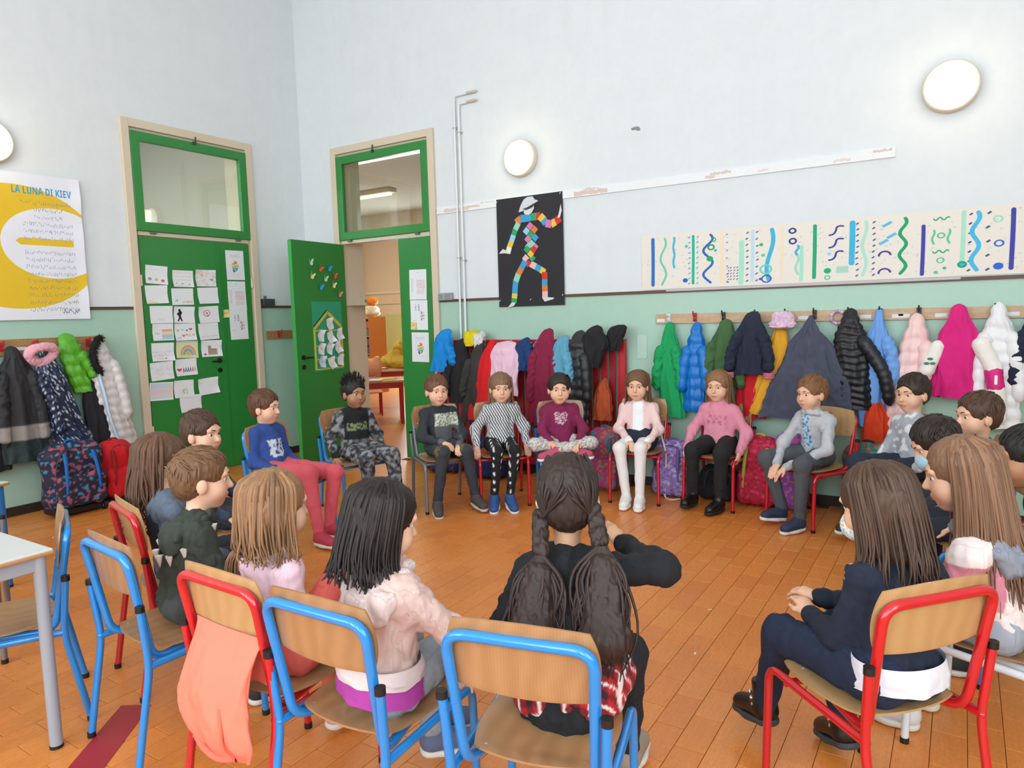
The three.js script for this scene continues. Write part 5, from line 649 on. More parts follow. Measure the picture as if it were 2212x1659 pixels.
kid('k15', 'child in a white and pink fleece on the white framed chair', { near: 1, hip: [.08, .47, -.03], chest: [.11, .715, .03], head: [.13, .945, .1], yaw: .35, pitch: .2, hair: 'longer', hairLen: .33, strands: 150, hairBack: -.07, hairCol: '#7b5941', loose: 1.15, hood: '#8a8f9a', top: { name: 'fleece', col: (x, y, z) => y < .69 && y > .545 && x > .155 && z > -.06 ? lin('#cf8494') : lin('#ecdcd8'), cuff: '#d9d2d0' }, bottom: { c: '#9da4b0' }, armL: [[.24, .56, .1], [.14, .48, .24]], armR: [[-.06, .56, .08], [.03, .48, .24]], shoe: { c: '#d8d8da' }, strands: 170 });
kid('k16', 'child in a black jacket beside the white and pink fleece', { chest: [.04, .72, .02], head: [.06, .9, .1], yaw: .2, hair: 'short', hairCol: '#15110f', skin: '#b07b58', top: { name: 'jacket', c: '#1b1b1e' }, bottom: { c: '#2a2d33' }, shoe: { c: '#2c2c30' } });
kid('k17', 'child in a navy hoodie with buckled black boots and floral face mask', { near: 1, hip: [.0, .47, -.1], chest: [-.08, .71, -.01], head: [-.06, .91, .055], yaw: .25, pitch: .3, loose: 1.08, hair: 'long', hairLen: .15, hairCol: '#4a3324', strands: 130, spread: .005, hood: '#1d2230', top: { name: 'hoodie', col: (x, y, z, nx, ny, nz) => { if (y > .68 && nz > .1 && Math.hypot((x * 50) % 1 - .5, (y * 50) % 1 - .5) < .16) return lin('#d9dbe0'); if (Math.hypot(x + .03, (y - .63) * 1.3, (z - .08) * .6) < .04 && nz > .2) return lin('#d2348c'); return lin('#1a2233'); }, cuff: '#18202f' }, shirt: '#d9d9df', hemAt: .03, shirtLow: -.015, bottom: { c: '#1b2740', fit: 1.12 }, armL: [[.09, .53, .02], [.05, .53, .19]], armR: [[-.17, .55, .12], [-.03, .55, .25]], legL: [[.1, .44, .26], [.1, .17, .34]], legR: [[-.1, .43, .24], [-.1, .13, .2]], shoe: { kind: 'boot', c: '#16130f', sole: '#3a3d42', buckle: 1 }, footDir: [[.05, -.18, 1], [-.15, -.3, 1]], handDir: [[-.2, .35, .8], [.3, .1, .8]], mask: { col: (x, y, z) => { const n = N3(x * 60, y * 60, z * 60); return n > .2 ? lin('#e8b93a') : n < -.25 ? lin('#7fc4dc') : lin('#e6ecef'); } },
  extra: (p, k) => mesh('shoulder_piping', taper([[.03, .70, -.03], [-.0, .685, .03], [-.02, .66, .06]], .004, .004, 10, 5), cloth('#a04a7c'), p) });
kid('k18', 'child in a pale pink shirt on the chair with the coral hoodie', { near: 1, hip: [-.02, .47, -.02], chest: [.06, .715, -.01], head: [.03, .905, .02], yaw: -.2, hair: 'long', hairLen: .07, hairBack: .01, wave: .012, hairCol: '#8a6444', top: { name: 'shirt', c: '#efcad6', fold: .004 }, bottom: { c: '#e66a5e' }, armL: [[.27, .61, .07], [.2, .5, .2]], armR: [[-.1, .57, -.04], [-.12, .45, .06]], legR: [[-.1, .7, .2], [-.07, .5, .02].map((v, i) => [-.09, .47, .12][i])], legL: [[.08, .46, .26], [.08, .1, .25]], shoe: { c: '#d7a7b0' }, footDir: [[0, 0, 1], [0, -.3, 1]],
  extra: (p, k) => { const l = [], A = lin('#8a6444'); for (let i = 0; i < 26; i++) { const a = rr(-.014, .014), b = rr(-.014, .014), g = taper([k.T(.07 + a, -.02, .0 + b), add3(k.T(.08 + a, -.1, .01 + b), [.012, -.02, 0]), add3(k.chest, [.085 + a, .04, -.055 + b]), add3(k.chest, [.1 + a * 1.6, -.06 - rnd() * .03, -.07 + b])], .006, .0018, 12, 6), c = new Float32Array(g.attributes.position.count * 3), v = rr(.7, 1.3); for (let j = 0; j < c.length; j++) c[j] = A[j % 3] * v; g.setAttribute('color', new THREE.BufferAttribute(c, 3)); l.push(g); } mesh('hair_lock', mergeGeometries(l), mHair, p); } });
kid('k19', 'child in a pale beige hoodie over a magenta shirt and grey sweatpants', { near: 1, hip: [-.03, .47, -.02], chest: [-.02, .715, .03], head: [.0, .905, .06], twist: -.25, yaw: -.5, pitch: .25, loose: 1.16, hair: 'long', hairLen: .085, strands: 140, wave: .008, hairBack: -.03, spread: .015, hairCol: '#1d1310', hood: '#d8c1bb', top: { name: 'hoodie', c: '#d2b1a7', fold: .0042, cuff: '#d3bdb8' }, shirt: '#a83c98', hemAt: .045, shirtLow: -.03, shirtW: 1.06, hemRib: '#d6c3c0', hoodSize: 1.5, bottom: { name: 'sweatpants', c: '#9aa3ad', fit: 1.12, end: .92 }, armL: [[.19, .55, .06], [.12, .47, .22]], armR: [[-.22, .6, .08], [-.19, .46, .14]], legR: [[-.06, .44, .27], [.03, .13, .27]], legL: [[.12, .45, .26], [.06, .15, .34]], shoe: { c: '#5a6684', sole: '#d8d3cb', lace: '#e88a78' }, footDir: [[-.4, -.15, 1], [-.75, -.05, .8]] });
kid('k20', 'child in a black sweatshirt and red plaid shirt with one arm raised', { near: 1, hip: [-.03, .48, .07], chest: [.0, .755, .2], head: [.005, .965, .25], yaw: .25, pitch: .2, tilt: -.1, loose: 1.2, skin: '#c89a78', hair: 'braids', hairCol: '#2b1a14', top: { name: 'sweatshirt', c: '#141519', fold: .005, hem: -.06 }, bottom: { c: '#1b1d24', fit: 1.05 }, skirt: { len: .42, w: 1.13, col: (x, y, z) => { const a = Math.sin(x * 95), b = Math.sin((y + z) * 95); return a > .93 || b > .93 ? lin('#e6d8d4') : a < -.5 && b < -.5 ? lin('#2a1a1e') : (a < -.5 || b < -.5 ? lin('#7c1620') : lin('#b51f2c')); } }, mask: { c: '#e9eef2' }, armR: [[-.27, .775, .24], [-.13, .80, .36]], armL: [[.19, .57, .19], [.1, .5, .33]], handDir: [undefined, [.6, .5, .3]], legR: [[-.15, .45, .36], [-.13, .1, .42]], legL: [[.08, .45, .38], [.08, .1, .4]], shoe: { c: '#9a8a78', sole: '#d9d4cb' },
  braids: [{ a: [.065, .93, .17], b: [.045, .83, .1], n: 8, tail: { e: [.06, .56, .02], w: .078 } }, { a: [-.085, .95, .19], b: [-.125, .865, .12], n: 7, tail: { e: [-.15, .58, .03], w: .078 } }] });

// ------------------------------------------------------------------ coat racks and coats
const rackWood = new THREE.MeshPhysicalMaterial({ map: woodTex([.80, .68, .56], [.73, .60, .47]), roughness: .55 });
const rackWoodD = new THREE.MeshPhysicalMaterial({ map: woodTex([.70, .53, .34], [.60, .43, .26]), roughness: .55 });
function place(o, frame, u, y, z = 0) { if (frame === 'L') { o.position.set(z, y, u); o.rotation.y = PI / 2; } else o.position.set(u, y, z); return o; }
function hook(parent, x, y, m) { mesh('hook', merge([bx(.03, .07, .008, x, y, .024, .002), tube([[x, y + .01, .024], [x, y + .01, .07], [x, y + .045, .078]], .006, .015, 14, 6), tube([[x, y - .02, .024], [x, y - .03, .055], [x, y - .005, .062]], .005, .012, 12, 6)]), m, parent); }
function rack(label, frame, u0, u1, y0, y1, wood, hooks, tags = []) {
  const t = place(thing('coat_rack', label, 'coat rack'), frame, (u0 + u1) / 2, (y0 + y1) / 2), sg = frame === 'L' ? -1 : 1;
  mesh('board', bx(Math.abs(u1 - u0), y1 - y0, .02, 0, 0, .01, .003), wood, t);
  for (const [u, c] of hooks) hook(t, (u - (u0 + u1) / 2) * sg, .01, M(c, .4)); for (const u of tags) mesh('name_tag', bx(.07, .026, .0012, (u - (u0 + u1) / 2) * sg, -.012, .0212), M('#d9dde2', .7), t);
}
rack('long pale wooden coat rack under the painted banner', 'B', 4.205, 7.4, 1.383, 1.463, rackWood, [[4.32, '#d8d8d8'], [4.54, '#b5202a'], [4.77, '#2b2523'], [5.02, '#2b2523'], [5.24, '#2b2523'], [5.44, '#3a2a2e'], [5.67, '#2b2523'], [5.87, '#2b2523'], [6.11, '#3a2a2e'], [6.34, '#2b2523'], [6.54, '#2b2523'], [6.75, '#2b2523']], [4.25, 5.36, 5.78, 5.98, 6.02, 6.24, 6.64]);
rack('wooden coat rack with red hooks between the moon poster and the door', 'L', 2.34, 3.95, 1.28, 1.41, rackWoodD, [[2.49, '#b5202a'], [2.69, '#b5202a'], [2.9, '#b5202a'], [3.14, '#b5202a'], [3.4, '#b5202a']], [2.58, 2.78, 3.0]);
rack('short wooden coat rack piece with one red hook near the corner', 'L', .25, .62, 1.3, 1.39, rackWoodD, [[.47, '#b5202a']]);
let coatN = 0;
function coat(label, frame, u, y, o) {
  const s = ++coatN * 5.7, g = place(thing(o.name ?? 'hanging_coat', label, o.cat ?? 'coat'), frame, u, y), L = o.len, w0 = o.w0 ?? .1, w1 = o.w1 ?? .2, w2 = o.w2 ?? w1, k = o.skew ?? 0, z = o.z ?? .085;
  const puff = o.puff ?? 0, at = t => [k * t * t, -L * t, z + .012 * Math.sin(t * 3)], sh = o.sh ?? Math.min(.42, .24 / L), mid = (sh + 1) / 2, wm = (w1 * .45 + w2 * .55), dp = o.dp ?? 1;
  const m = o.col ? new THREE.MeshPhysicalMaterial({ vertexColors: true, roughness: o.rough ?? .7, side: THREE.DoubleSide }) : (puff ? M(o.c, o.rough ?? .45) : cloth(o.c, o.rough ? { roughness: o.rough } : {}));
  const body = mesh(o.part ?? 'coat_body', drape(L, [[0, 0, .008, .008, z * .7], [.016 / L, 0, w0 * (o.tip ?? .3), .022, z * .78], [sh * .4, at(sh * .4)[0], w0 * .5, .042 * dp, z], [sh * .75, at(sh * .75)[0], w0 * .25 + w1 * .3, .05 * dp, z], [sh * 1.1, at(sh * 1.1)[0], w1 * .5, .056 * dp, z + .004], [mid, at(mid)[0], wm / 2, .056 * dp, z + .008], [1, k, w2 / 2, .05 * dp, z + .006]], { fold: (o.fold ?? .009) * 1.25, seed: s, puff, col: o.col }), m, g);
  (o.sleeves ?? [1, -1]).forEach((sd) => { const sl = (o.sl ?? .34), a = add3(at(sh * 1.05), [sd * w1 * .34, .03, .018]), b = add3(a, [sd * (o.splay ?? .035) + k * .2, -sl * .5, .02]), c = add3(b, [sd * (o.splay ?? .035) * .3 + k * .2, -sl * .5, .002]); const q = mesh('sleeve', sleeveGeo([add3(a, [-sd * .02, .03, -.01]), a, b, c], .046, .037, s + sd, o.scol ?? o.col, puff), m, g); if (o.cuff) mesh('cuff', merge([0, 1, 2].map(i => new THREE.TorusGeometry(.034, .0085, 8, 24).rotateX(PI / 2).translate(c[0], c[1] - .006 - i * .014, c[2]))), cloth(o.cuff), g); });

  o.extra?.(g, at, body); return g;
}
// long rack under the banner
coat('emerald green puffer coat hanging first on the long rack', 'B', 4.345, 1.40, { c: '#149a58', len: .78, w0: .1, w1: .17, w2: .23, skew: .02 });
coat('bright blue puffer coat between the green and olive coats', 'B', 4.57, 1.395, { c: '#0a6fc0', len: .72, w0: .1, w1: .16, w2: .18, puff: .09, skew: -.01 });
coat('olive green jacket hanging on the long rack', 'B', 4.80, 1.415, { c: '#41643a', len: .53, w0: .13, w1: .25, w2: .27 });
coat('navy cardigan with pink striped cuffs on the long rack', 'B', 5.02, 1.47, { c: '#1f2538', len: .48, w0: .15, w1: .25, w2: .26, skew: -.02, sl: .28, splay: .05, cuff: '#c06a80', z: .15 });
coat('red coat hanging low behind the navy cardigan', 'B', 4.99, 1.12, { c: '#bd1522', len: .48, w0: .1, w1: .2, w2: .24, sleeves: [], z: .06 });
coat('mustard yellow coat under the pastel hat', 'B', 5.21, 1.36, { c: '#dfa12c', len: .68, w0: .12, w1: .2, w2: .2, skew: -.16, sleeves: [], z: .085 });
coat('large slate grey coat spreading wide on the long rack', 'B', 5.43, 1.43, { c: '#474b5c', len: .76, w0: .12, w1: .32, w2: .68, skew: -.02, tip: .14, fold: .02, sleeves: [], z: .15, dp: 1.2 });
coat('black quilted jacket with a stretched out sleeve', 'B', 5.69, 1.475, { c: '#17171b', len: .72, w0: .12, w1: .22, w2: .22, skew: .05, puff: .05, sleeves: [1], sl: .46, splay: .13, z: .12 });
coat('light blue school smock hanging on the long rack', 'B', 5.87, 1.465, { name: 'school_smock', cat: 'smock', c: '#6f9fdc', len: .83, w0: .07, w1: .16, w2: .17, skew: -.04, sleeves: [1], splay: .05, sl: .32 });
coat('pale pink quilted coat beside the magenta jacket', 'B', 6.10, 1.43, { c: '#ecc5c1', len: .86, w0: .11, w1: .18, w2: .2, skew: -.12, puff: .09, sleeves: [1], sl: .3 });
coat('magenta ski jacket with white and magenta block sleeves', 'B', 6.34, 1.485, { c: '#d41c78', len: .62, w0: .12, w1: .25, w2: .27, fold: .01, sleeves: [], z: .12, extra: (g, at) => {
  const W = cloth('#ece6de'), K = M('#d41c78', .6), L = [[.13, -.27, .16], [.2, -.42, .17], [.22, -.56, .17], [.24, -.74, .16]]; mesh('sleeve', blob([cone(L[0], L[1], .055, .05)], { h: .009, disp: folds(.004, 20, 2) }), W, g); mesh('sleeve_band', blob([cone(lerp3(L[1], L[2], .15), lerp3(L[1], L[2], .85), .052, .05)], { h: .009, disp: folds(.003, 20, 3) }), K, g); mesh('sleeve_end', blob([cone(L[2], L[3], .05, .045)], { h: .009, disp: folds(.004, 20, 5) }), W, g); mesh('white_tab', bx(.018, .06, .01, .215, -.49, .222, .004), M('#efe6e8', .7), g);
  mesh('white_yoke', blob([cone([-.11, -.28, .15], [-.17, -.44, .15], .045, .05)], { h: .009, disp: folds(.004, 20, 7) }), W, g); for (const [x, y, z] of [[-.15, -.36, .2], [-.17, -.39, .203], [-.135, -.39, .2], [.19, -.6, .222], [.2, -.63, .222], [.215, -.6, .222]]) mesh('leaf_patch', new THREE.SphereGeometry(.012, 8, 6).scale(1.4, .8, .4).translate(x, y, z), M('#4f7f68', .8), g); } });
coat('white quilted coat with a hood at the end of the long rack', 'B', 6.56, 1.49, { c: '#e4e3e4', len: .82, w0: .1, w1: .2, w2: .24, skew: .03, puff: .085, sleeves: [-1, 1], sl: .42 });
coat('dark navy jacket next to the white quilted coat', 'B', 6.79, 1.47, { c: '#1a2238', len: .5, w0: .14, w1: .26, w2: .28 });
{ // pastel hat
  const h = place(thing('bucket_hat', 'pastel pink bucket hat hung above the mustard yellow coat', 'hat'), 'B', 5.235, 1.40, .12), col = (x, y, z) => { const n = N3(x * 60, y * 60, z * 60); return n > .15 ? lin('#c7a9c9') : n < -.2 ? lin('#e6c4cd') : lin('#d9b7c6'); };
  mesh('crown', blob([ell([0, .02, 0], [.085, .05, .06]), ell([0, -.03, .01], [.1, .03, .065])], { h: .007, k: .03, disp: folds(.004, 25, 2, 1), col }), painted(.9), h); mesh('brim', blob([ell([0, -.05, .015], [.105, .018, .075])], { h: .007, disp: folds(.004, 25, 8, 1), col }), painted(.9), h);
  const f = place(thing('hair_band', 'small lilac flower band hanging from the long rack', 'hair band'), 'B', 5.60, 1.41, .03); mesh('band', new THREE.TorusGeometry(.045, .012, 8, 24), M('#c9aec6', .8), f); for (let i = 0; i < 7; i++) mesh('flower', new THREE.SphereGeometry(.013, 8, 6).translate(.045 * Math.cos(i * .9), .045 * Math.sin(i * .9), .012), M(i % 2 ? '#dcc3d4' : '#b78fb0', .8), f);
}
// red coat stand with its coats
{
  const r = thing('coat_stand', 'low red wooden coat stand against the mint wall', 'coat stand', [2.93, 0, .06]), m = M('#b81a26', .45), md = M('#9c1520', .45);
  mesh('top_rail', bx(2.02, .07, .03, 0, 1.225, .0, .005), m, r); mesh('bottom_rail', bx(2.02, .06, .03, 0, .12, .0, .005), m, r); for (let i = 0; i < 26; i++) mesh('slat', bx(.055, 1.04, .016, -.97 + i * .0776, .67, .0, .003), i % 2 ? m : md, r); for (const s of [-1, 1]) { mesh('post', bx(.05, 1.26, .05, s * .995, .63, .0, .005), m, r); mesh('foot', bx(.06, .03, .16, s * .995, .015, .03, .005), m, r); }
  for (let i = 0; i < 10; i++) mesh('hook', tube([[-.85 + i * .19, 1.23, .01], [-.85 + i * .19, 1.23, .06], [-.85 + i * .19, 1.262, .068]], .006, .012, 12, 6), M('#d3b7b7', .4), r);
}
coat('bright blue jacket draped on the end of the red coat stand by the door', 'B', 2.11, 1.375, { c: '#0f86d2', len: .42, w0: .18, w1: .22, w2: .24, skew: -.05, z: .2, fold: .012, sleeves: [1], sl: .2, splay: .07 });
coat('yellow jacket bunched on top of the red coat stand', 'B', 2.40, 1.365, { c: '#dcc615', len: .16, w0: .15, w1: .17, w2: .16, z: .15, sleeves: [], sh: .4 });
coat('white scarf bunched beside the yellow jacket', 'B', 2.50, 1.345, { name: 'scarf', cat: 'scarf', part: 'folded_cloth', c: '#d6d4d2', len: .15, w0: .12, w1: .12, w2: .1, z: .16, sleeves: [], sh: .4 });
coat('black jacket hanging beside the bright blue jacket', 'B', 2.30, 1.28, { c: '#1b1a1d', len: .62, w0: .15, w1: .24, w2: .24, skew: -.03, z: .2, sleeves: [-1] });
coat('dark grey coat hanging beside the red coat', 'B', 2.52, 1.275, { c: '#35332f', len: .8, w0: .12, w1: .24, w2: .3, skew: -.1, z: .2, sleeves: [-1] });
coat('bright red long coat hanging behind the striped child', 'B', 2.66, 1.27, { c: '#d3141d', len: .76, w0: .1, w1: .26, w2: .44, skew: -.06, z: .22, sleeves: [] });
coat('pale pink woollen hood hanging behind the striped child', 'B', 2.83, 1.255, { name: 'hooded_jacket', c: '#e8bfd0', len: .5, w0: .24, w1: .3, w2: .26, z: .24, sh: .35, tip: .4, sleeves: [] });
coat('dark blue jacket next to the pale pink hood', 'B', 3.02, 1.285, { c: '#173a6e', len: .3, w0: .13, w1: .17, w2: .2, z: .2, sleeves: [1], sl: .2 });
coat('blue and grey checked jacket beside the burgundy coat', 'B', 3.13, 1.27, { col: (x, y) => (Math.sin(x * 160) > .3) !== (Math.sin(y * 160) > .3) ? lin('#9aa4bd') : lin('#5f6a8c'), len: .4, w0: .08, w1: .12, w2: .14, z: .15, sleeves: [] });
coat('burgundy winter coat with a raised collar', 'B', 3.27, 1.365, { c: '#851a3e', len: .84, w0: .16, w1: .28, w2: .32, skew: -.05, z: .24, sleeves: [-1, 1], sl: .45, splay: .02 });
coat('light teal blue jacket next to the burgundy coat', 'B', 3.44, 1.305, { c: '#5f9fba', len: .45, w0: .13, w1: .18, w2: .2, z: .26, skew: -.02, sleeves: [1], sl: .25 });
coat('shiny black puffer coat hanging beside the teal jacket', 'B', 3.585, 1.345, { c: '#222324', len: .82, w0: .14, w1: .22, w2: .26, skew: -.03, z: .24, puff: .085, sleeves: [1], sl: .4 });
coat('black jacket thrown over the end of the red coat stand', 'B', 3.73, 1.385, { c: '#1c1b1e', len: .36, w0: .16, w1: .26, w2: .12, z: .22, fold: .012, sleeves: [], extra: (g) => mesh('collar_flap', drape(.22, [[0, .22, .03, .012, .15], [.1, .2, .075, .025, .16], [.5, .17, .08, .035, .17], [1, .15, .05, .03, .17]], { fold: .012, seed: 2.7 }), cloth('#1c1b1e'), g) });
coat('orange rust gym bag hanging from the red coat stand', 'B', 3.78, .93, { name: 'gym_bag', cat: 'bag', part: 'bag_body', c: '#b5502a', len: .36, w0: .08, w1: .16, w2: .18, z: .16, sleeves: [], fold: .012 });
// rack on the left wall
coat('black coat hanging on the rack below the moon poster', 'L', 3.33, 1.38, { c: '#17181a', len: .98, w0: .13, w1: .26, w2: .3, z: .1 });
coat('charcoal jacket with a pale stripe and a dark green hem', 'L', 3.10, 1.36, { col: (x, y) => y < -.62 && y > -.74 ? lin('#8d8580') : y <= -.74 ? lin('#1d2f2e') : lin('#232326'), len: .92, w0: .13, w1: .28, w2: .34, skew: .03, z: .12, sl: .56, sleeves: [-1, 1] });
coat('navy coat with scattered white flecks', 'L', 2.87, 1.33, { col: (x, y, z) => { const n = N3(x * 95, y * 45, z * 95); return n > .36 ? lin('#c9d3dc') : n > .31 ? lin('#6b8db0') : lin('#1b2440'); }, len: .92, w0: .12, w1: .24, w2: .32, skew: .2, h: .0085, z: .14, sleeves: [-1], sl: .5, splay: -.02, rough: .5 });
coat('lime green puffer jacket with a tall hood', 'L', 2.685, 1.445, { c: '#55a322', len: .5, w0: .15, w1: .17, w2: .16, skew: .1, puff: .09, z: .11, sleeves: [1], sl: .2 });
coat('black coat hanging below the lime green jacket', 'L', 2.53, 1.1, { c: '#17161a', len: .64, w0: .1, w1: .2, w2: .26, skew: .06, z: .12, sleeves: [] });
coat('silver puffer coat with a black fur hood', 'L', 2.45, 1.40, { c: '#cfcac8', len: .94, w0: .12, w1: .2, w2: .26, skew: .13, puff: .075, rough: .28, z: .14, sleeves: [1], sl: .5, extra: (g, at) => { mesh('lining_strip', taper([[-.06, -.3, .2], [-.03, -.5, .22], [.0, -.7, .22], [.06, -.9, .21]], .016, .01, 20, 6), M('#b9cfe6', .35), g); mesh('fur_base', taper([[.0, -.0, .17], [-.05, -.03, .19], [-.09, -.11, .2], [-.085, -.21, .205], [-.045, -.3, .2]], .024, .03, 24, 10), M('#0e0d0f', .85), g); const tufts = [], fc = new THREE.CatmullRomCurve3([V(0, 0, .17), V(-.05, -.03, .19), V(-.09, -.11, .2), V(-.085, -.21, .205), V(-.045, -.3, .2)]); for (let i = 0; i < 420; i++) { const q = fc.getPointAt(i / 419), n = norm3([rr(-1, 1), rr(-1, 1), rr(-.2, 1)]), b = add3([q.x, q.y, q.z], n, .02), e = add3(b, [n[0] + rr(-.4, .4), n[1] - .3, n[2] + rr(-.4, .4)], .026); tufts.push(taper([b, lerp3(b, e, .5), e], .0035, .0006, 3, 4)); } mesh('fur_trim', merge(tufts), M('#0e0d0f', .8), g); } });
{ // pink snood
  const s = place(thing('snood', 'pale pink fleece snood hung beside the lime green jacket', 'scarf'), 'L', 2.93, 1.29, .2); const pts = [...Array(18)].map((_, i) => { const a = i / 18 * 2 * PI; return [.1 * Math.cos(a), .062 * Math.sin(a) + .01 * Math.cos(2 * a), .035 * Math.sin(a) - .02 * Math.cos(a)]; });
  mesh('fleece_roll', blob(pts.map((p, i) => cone(p, pts[(i + 1) % 18], .03, .03)), { h: .007, k: .02, disp: folds(.005, 26, 3, 1) }), cloth('#e3a9b8'), s);
  const b = place(thing('drawstring_bag', 'light grey drawstring bag half hidden by the flecked navy coat', 'bag'), 'L', 2.98, 1.22, .08); mesh('bag_body', blob([cone([0, -.06, 0], [.01, -.34, .02], .02, .055, [1, 0, 0], 1.3)], { h: .009, disp: folds(.006, 16, 5, .3) }), cloth('#b6b2ab'), b); mesh('cord', tubeCR([[0, .07, .02], [.01, .0, .01], [0, -.06, 0]], .004, 8, 5), cloth('#e6e2da'), b);
}

// ------------------------------------------------------------------ bags on the floor
function backpack(label, x, z, turn, o) {
  const g = thing(o.name ?? 'backpack', label, 'backpack', [x, 0, z], turn), w = o.w ?? .3, h = o.h ?? .42, d = o.d ?? .18, m = o.col ? new THREE.MeshPhysicalMaterial({ vertexColors: true, roughness: .75, side: THREE.DoubleSide }) : cloth(o.c), y0 = o.y ?? .01;
  const rb = (cx, cy, cz, a, b, c, r, col) => blob([[-1, -1], [-1, 1], [1, -1], [1, 1]].map(([p, q]) => cone([cx + p * (a - r), cy + q * (b - r), cz - (c - r)], [cx + p * (a - r), cy + q * (b - r), cz + (c - r)], r, r)).concat([cone([cx, cy - (b - r), cz], [cx, cy + (b - r), cz], r, r, [1, 0, 0], a / r), cone([cx - (a - r), cy, cz], [cx + (a - r), cy, cz], r, r, [0, 1, 0], b / r)]), { h: .0105, k: .05, disp: folds(.005, 12, x * 9), col });
  mesh('main_pouch', rb(0, y0 + h / 2, 0, w / 2, h / 2, d / 2, Math.min(.085, d / 2), o.col), m, g); mesh('front_pocket', rb(0, y0 + h * .3, d / 2 + .015, w * .4, h * .22, .035, .03, o.col2 ?? o.col), o.c2 ? cloth(o.c2) : m, g);
  for (const s of [-1, 1]) mesh('strap', taper([[s * w * .25, y0 + h * .9, d / 2 + .01], [s * w * .28, y0 + h * .6, d / 2 + .05], [s * w * .3, y0 + h * .25, d / 2 + .04], [s * w * .3, y0 + .04, d / 2 - .01]], .014, .012, 20, 6), cloth(o.strap ?? '#2a2a30'), g);
  mesh('grab_handle', tubeCR([[-.04, y0 + h - .01, 0], [-.03, y0 + h + .03, 0], [.03, y0 + h + .03, 0], [.04, y0 + h - .01, 0]], .008, 16, 6), cloth(o.strap ?? '#2a2a30'), g);
  mesh('zip', tubeCR([[-w * .42, y0 + h * .55, d / 2 - .01], [-w * .3, y0 + h * .88, d / 2 - .005], [0, y0 + h * .97, d / 2 - .02], [w * .3, y0 + h * .88, d / 2 - .005], [w * .42, y0 + h * .55, d / 2 - .01]], .004, 30, 5), M('#3c3c42', .5), g);
  if (o.wheels) { mesh('wheel_base', bx(w * .9, .05, d * .9, 0, .045, 0, .012), mBlack, g); for (const s of [-1, 1]) { const wg = mesh('wheel', new THREE.CylinderGeometry(.035, .035, .022, 18).rotateZ(PI / 2).translate(s * w * .42, .035, d * .42), mBlack, g); mesh('hub', new THREE.CylinderGeometry(.014, .014, .026, 12).rotateZ(PI / 2).translate(s * w * .42, .035, d * .42), M('#a9a7a2', .4), wg); } }
  return g;
}
const confetti = (base, a, b, f = 34, t = .22) => { const k = [lin(base), lin(a), lin(b)]; return (x, y, z) => { const n = N3(x * f, y * f, z * f), m = N3(x * f + 30, y * f, z * f - 9); return n > t ? k[1] : m > t ? k[2] : k[0]; }; };
backpack('dark wheeled backpack with a blue and coral floral print', .36, 2.86, PI / 2, { name: 'trolley_backpack', w: .42, h: .5, d: .24, col: confetti('#1a2036', '#a8475c', '#3f7f9f', 30, .3), strap: '#1667b8', wheels: 1, y: .06 });
backpack('plain red wheeled school trolley beside the floral one', .32, 2.50, PI / 2, { name: 'trolley_backpack', w: .27, h: .46, d: .2, c: '#c9141b', strap: '#8f0f15', wheels: 1, y: .05 });
backpack('multicoloured teal and pink backpack beside the cross-legged child', 3.86, .3, .1, { w: .28, h: .5, d: .17, col: confetti('#a03a68', '#2f7d80', '#c76a3c'), strap: '#3a6f74' });
backpack('lilac shiny backpack behind the child in white tights', 4.42, .22, 0, { w: .3, h: .42, d: .17, col: confetti('#8f78b4', '#b6a6cf', '#6d549a'), strap: '#6d5a94' });
backpack('crimson backpack behind the child in the pink sweater', 5.1, .22, 0, { w: .3, h: .5, d: .17, col: confetti('#b01538', '#d0305a', '#8a0f2a'), strap: '#a6b83a' });
backpack('pink and purple backpack behind the child in the grey hoodie', 5.32, .2, .1, { w: .22, h: .54, d: .16, col: confetti('#9a55b0', '#d15aa0', '#b98ad0'), strap: '#d8578a' });
backpack('black backpack lying under the chair of the pink sweater', 4.78, .16, 0, { w: .28, h: .24, d: .16, c: '#17171a' });
backpack('dark blue and red backpack behind the grey framed chair', 2.18, .32, .3, { w: .36, h: .36, d: .18, col: confetti('#1d2c5e', '#b0202c', '#2a4a8c') });
backpack('navy backpack with a yellow badge under the red coat stand', 2.72, .34, .2, { w: .34, h: .34, d: .18, col: confetti('#1c2a55', '#24407a', '#18223f'), c2: '#23315e' });
backpack('teal and green backpack on the floor below the light blue smock', 5.83, .2, -.1, { w: .3, h: .5, d: .17, col: confetti('#2f6a66', '#3f9a78', '#b5483c') });
coat('orange red gym bag hanging below the light blue smock', 'B', 5.87, .86, { name: 'gym_bag', cat: 'bag', part: 'bag_body', c: '#d8401a', len: .38, w0: .06, w1: .16, w2: .2, z: .12, sleeves: [], fold: .012 });
